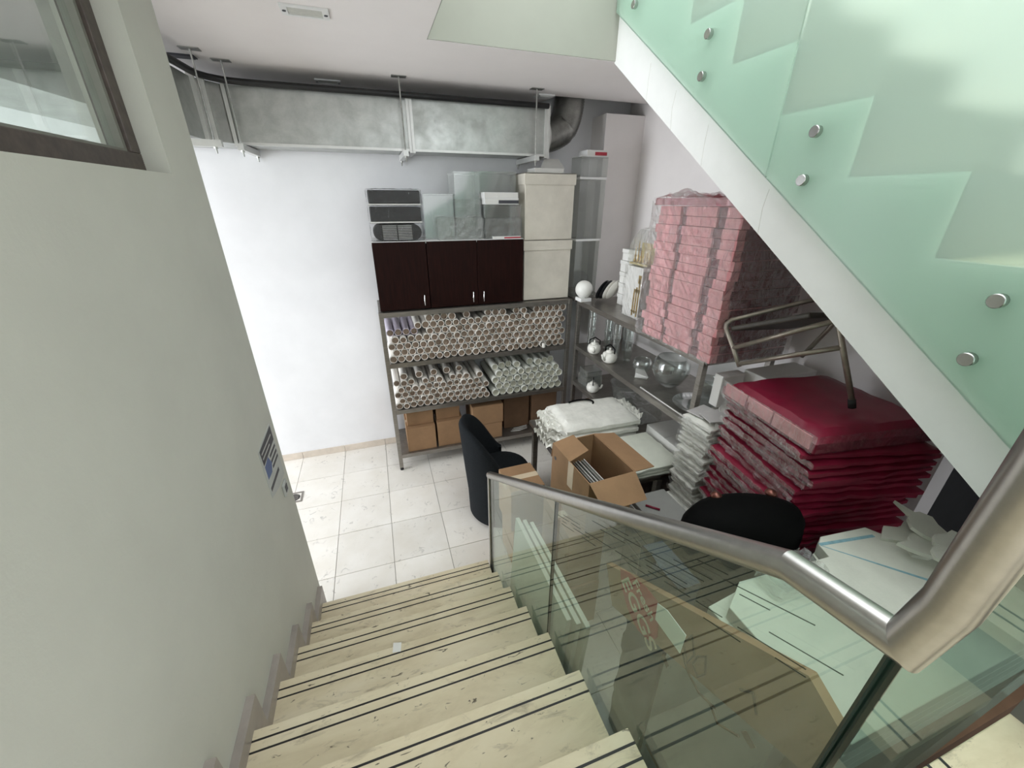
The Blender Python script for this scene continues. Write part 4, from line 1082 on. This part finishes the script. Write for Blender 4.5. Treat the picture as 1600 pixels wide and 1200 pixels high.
for i, ((x, y), a, b) in enumerate(shard):
    n = 13; pl = []
    for k in range(n):
        an = 2 * PI * k / n + jit(.1); q = random.choice((.55, .75, 1.0, 1.2)) if k < 7 else random.uniform(.85, 1.1); pl.append((a * q * math.cos(an), b * q * math.sin(an)))
    o = build('foam_shard', MB().prism(pl, 'z', 0, .014), 'white_foam'); o.location = (x, y, 1.2035 + .016 * i); o.rotation_euler = (.02 * i + jit(.05), jit(.10), jit(.5))
    tag(o, ('large torn foam piece at the far end of the foam pile', 'torn foam piece nearest the dark recess', 'torn foam piece beside the blue line', 'pointed torn foam piece on top of the pile', 'torn foam piece close to the steel handrail', 'smallest torn foam piece next to the handrail')[i], 'foam', 'torn foam pieces on the foam sheets')
bg_ = crumpled(1.12, 1.32, .565, .655, 1.205, 1.27, .025, .03, 44)
tag(build('plastic_bag', bg_, 'plastic_bag'), 'crumpled clear plastic bag between black chair and foam sheets', 'bag')

# printed carton leaning behind the balustrade glass
ec = thing('egg_carton', 'flattened brown carton with red egg print behind the glass', 'cardboard', (.80, .65, .6))
build('board', MB().prism([(1.05, .96), (.29, 1.45), (.20, 1.40), (.20, 1.21), (.97, .79)], 'x', .79, .815), 'cardboard', ec)
bl = [(.955, 1.035), (.90, 1.075), (.80, 1.115), (.735, 1.12), (.712, 1.06), (.70, .975), (.725, .91), (.80, .875), (.87, .90), (.93, .96)]
build('red_print', MB().prism(bl, 'x', .7885, .7899), 'print_red', ec)
def text_mesh(name, s, size, mat, parent, mtx):
    cu = bpy.data.curves.new(name, 'FONT'); cu.body = s; cu.size = size; cu.extrude = .0003; cu.align_x = 'CENTER'; cu.align_y = 'CENTER'; cu.offset = size * .018
    to = bpy.data.objects.new(name, cu); COL.objects.link(to)
    me = bpy.data.meshes.new_from_object(to.evaluated_get(bpy.context.evaluated_depsgraph_get())); bpy.data.objects.remove(to)
    me.name = name; me.transform(mtx); me.materials.clear(); me.materials.append(MATS[mat])
    o = bpy.data.objects.new(name, me); COL.objects.link(o); o.parent = parent; return o
def face_mtx(x, y, z, ang):   # text on a plane facing -X, baseline turned by ang
    B = Matrix(((0, 0, -1, 0), (-1, 0, 0, 0), (0, 1, 0, 0), (0, 0, 0, 1)))
    return Matrix.Translation((x, y, z)) @ B @ Matrix.Rotation(ang, 4, 'Z')
text_mesh('egg_lettering', 'EGGS', .105, 'print_cream', ec, face_mtx(.788, .815, .955, -.52))
text_mesh('fresh_lettering', 'Fresh', .065, 'print_cream', ec, face_mtx(.788, .80, 1.045, -.40))
fd = MB()
for pts in ([(.60, 1.10), (.575, 1.17), (.55, 1.11), (.565, 1.05), (.60, 1.10)], [(.54, 1.12), (.515, 1.16), (.50, 1.10), (.52, 1.05), (.545, 1.075), (.54, 1.12)], [(.59, 1.06), (.56, 1.02), (.50, 1.00), (.44, 1.03)], [(.40, 1.20), (.37, 1.24), (.345, 1.19)], [(.46, 1.02), (.42, .99), (.36, 1.05)]):
    fd.tube([(.7888, y, z) for y, z in pts], .0035, 6)
build('flower_print', fd, 'print_brown', ec)
build('hand_hole', MB().prism([(.665, .93), (.655, .95), (.625, .93), (.632, .905)], 'x', .7882, .7896), 'print_brown', ec)
build('hand_hole', MB().prism([(.36, 1.075), (.35, 1.10), (.315, 1.09), (.325, 1.065)], 'x', .7882, .7896), 'print_brown', ec)
world_parts(ec)
es = thing('egg_carton_support', 'upright grey carton under the leaning egg carton', 'box', (.86, .6, 0))
build('body', MB().prism([(.30, 0), (.68, 0), (.68, .94), (.30, 1.14)], 'x', .83, .91), 'drawer_grey', es); build('flap', MB().box(.825, .83, .32, .66, .3, .305), 'cardboard_dark', es); world_parts(es)
bm_ = crumpled(.83, .92, .70, .90, .02, 1.20, .05, .02, 63)
tag(build('blue_bag', bm_, 'blue_bag', smooth=True), 'dark blue bag behind the egg carton', 'bag')
tag(build('paper_tag', MB().prism([(.458, 1.597), (.429, 1.612), (.372, 1.613), (.374, 1.552), (.454, 1.548)], 'x', .4925, .4935), 'white_card'), 'white paper scrap stuck on the balustrade glass', 'paper')
for i in range(3):
    o = build('foam_board', MB().box(-.012, .012, -.35, .35, 0, .62), 'white_foam', bevel=.002); o.location = (.60 + .035 * i, 1.42 - .03 * i, .002); o.rotation_euler = (0, .06, .02)
    tag(o, ('white foam board nearest to the balustrade glass', 'middle white foam board behind the balustrade glass', 'farthest white foam board behind the balustrade glass')[i], 'foam board', 'foam boards standing behind the balustrade')

# ================================================================== SMALL THINGS
po = thing('wall_poster', 'worn printed notice at the end of the stair wall', 'poster', (WL, 1.87, 1.1))
build('sheet', MB().prism([(1.74, 1.13), (1.735, 1.385), (1.98, 1.40), (1.99, 1.09), (1.86, 1.10)], 'x', WL - .0002, WL + .002), 'poster_paper', po)
px = WL + .0026
build('dark_print', MB().prism([(1.755, 1.30), (1.75, 1.378), (1.975, 1.39), (1.975, 1.31)], 'x', px - .0006, px), 'print_dark', po)
build('blue_print', MB().prism([(1.76, 1.22), (1.76, 1.29), (1.83, 1.30), (1.86, 1.25), (1.83, 1.215)], 'x', px - .0006, px), 'print_blue', po)
for q in range(3): build('text_line', MB().box(px - .0006, px, 1.86, 1.97, 1.275 - .03 * q, 1.290 - .03 * q), 'print_dark', po)
build('text_line', MB().box(px - .0006, px, 1.755, 1.93, 1.155, 1.175), 'print_dark', po)
for (a, b, c, d) in ((1.765, 1.95, 1.35, 1.358), (1.765, 1.9, 1.325, 1.333)): build('text_line', MB().box(px - .0004, px + .0004, a, b, c, d), 'poster_paper', po)
world_parts(po)
so = thing('wall_socket', 'small white socket plate below the notice', 'socket', (WL, 1.93, 1.0))
build('plate', MB().box(WL + .0002, WL + .010, 1.895, 1.965, 1.005, 1.075), 'poster_paper', so, bevel=.003)
build('insert', MB().box(WL + .0102, WL + .012, 1.912, 1.948, 1.022, 1.058), 'print_dark', so); world_parts(so)
dr = thing('floor_drain', 'small square metal floor drain near the stair wall', 'drain', (-.95, 3.23, 0))
build('frame', MB().box(-.07, .07, -.07, -.055, .0012, .005).box(-.07, .07, .055, .07, .0012, .005).box(-.07, -.055, -.055, .055, .0012, .005).box(.055, .07, -.055, .055, .0012, .005), 'rack_steel', dr)
build('grate', MB().lathe([(0, .0012), (.048, .0012), (.046, .004), (0, .004)], 20, cap=False), 'grille_dark', dr)
for q in range(5): build('slot', MB().box(-.035, .035, -.030 + .015 * q - .003, -.030 + .015 * q + .003, .0041, .0048), 'rack_steel', dr)
sc = MB().prism([(-.13, 1.04), (-.10, 1.035), (-.095, 1.07), (-.125, 1.078)], 'z', .8262, .8270)
tag(build('paper_scrap', sc, 'white_card'), 'tiny white paper scrap on a stair tread', 'paper')
cup2 = tag(build('paper_cup', MB().lathe([(0, 0), (.016, 0), (.021, .045), (.019, .045), (.014, .004), (0, .004)], 14, (1.44, 3.352, 1.1105), cap=False), 'ceramic_white', smooth=True, auto=True), 'small white cup at the right front of the upper rack shelf', 'cup')
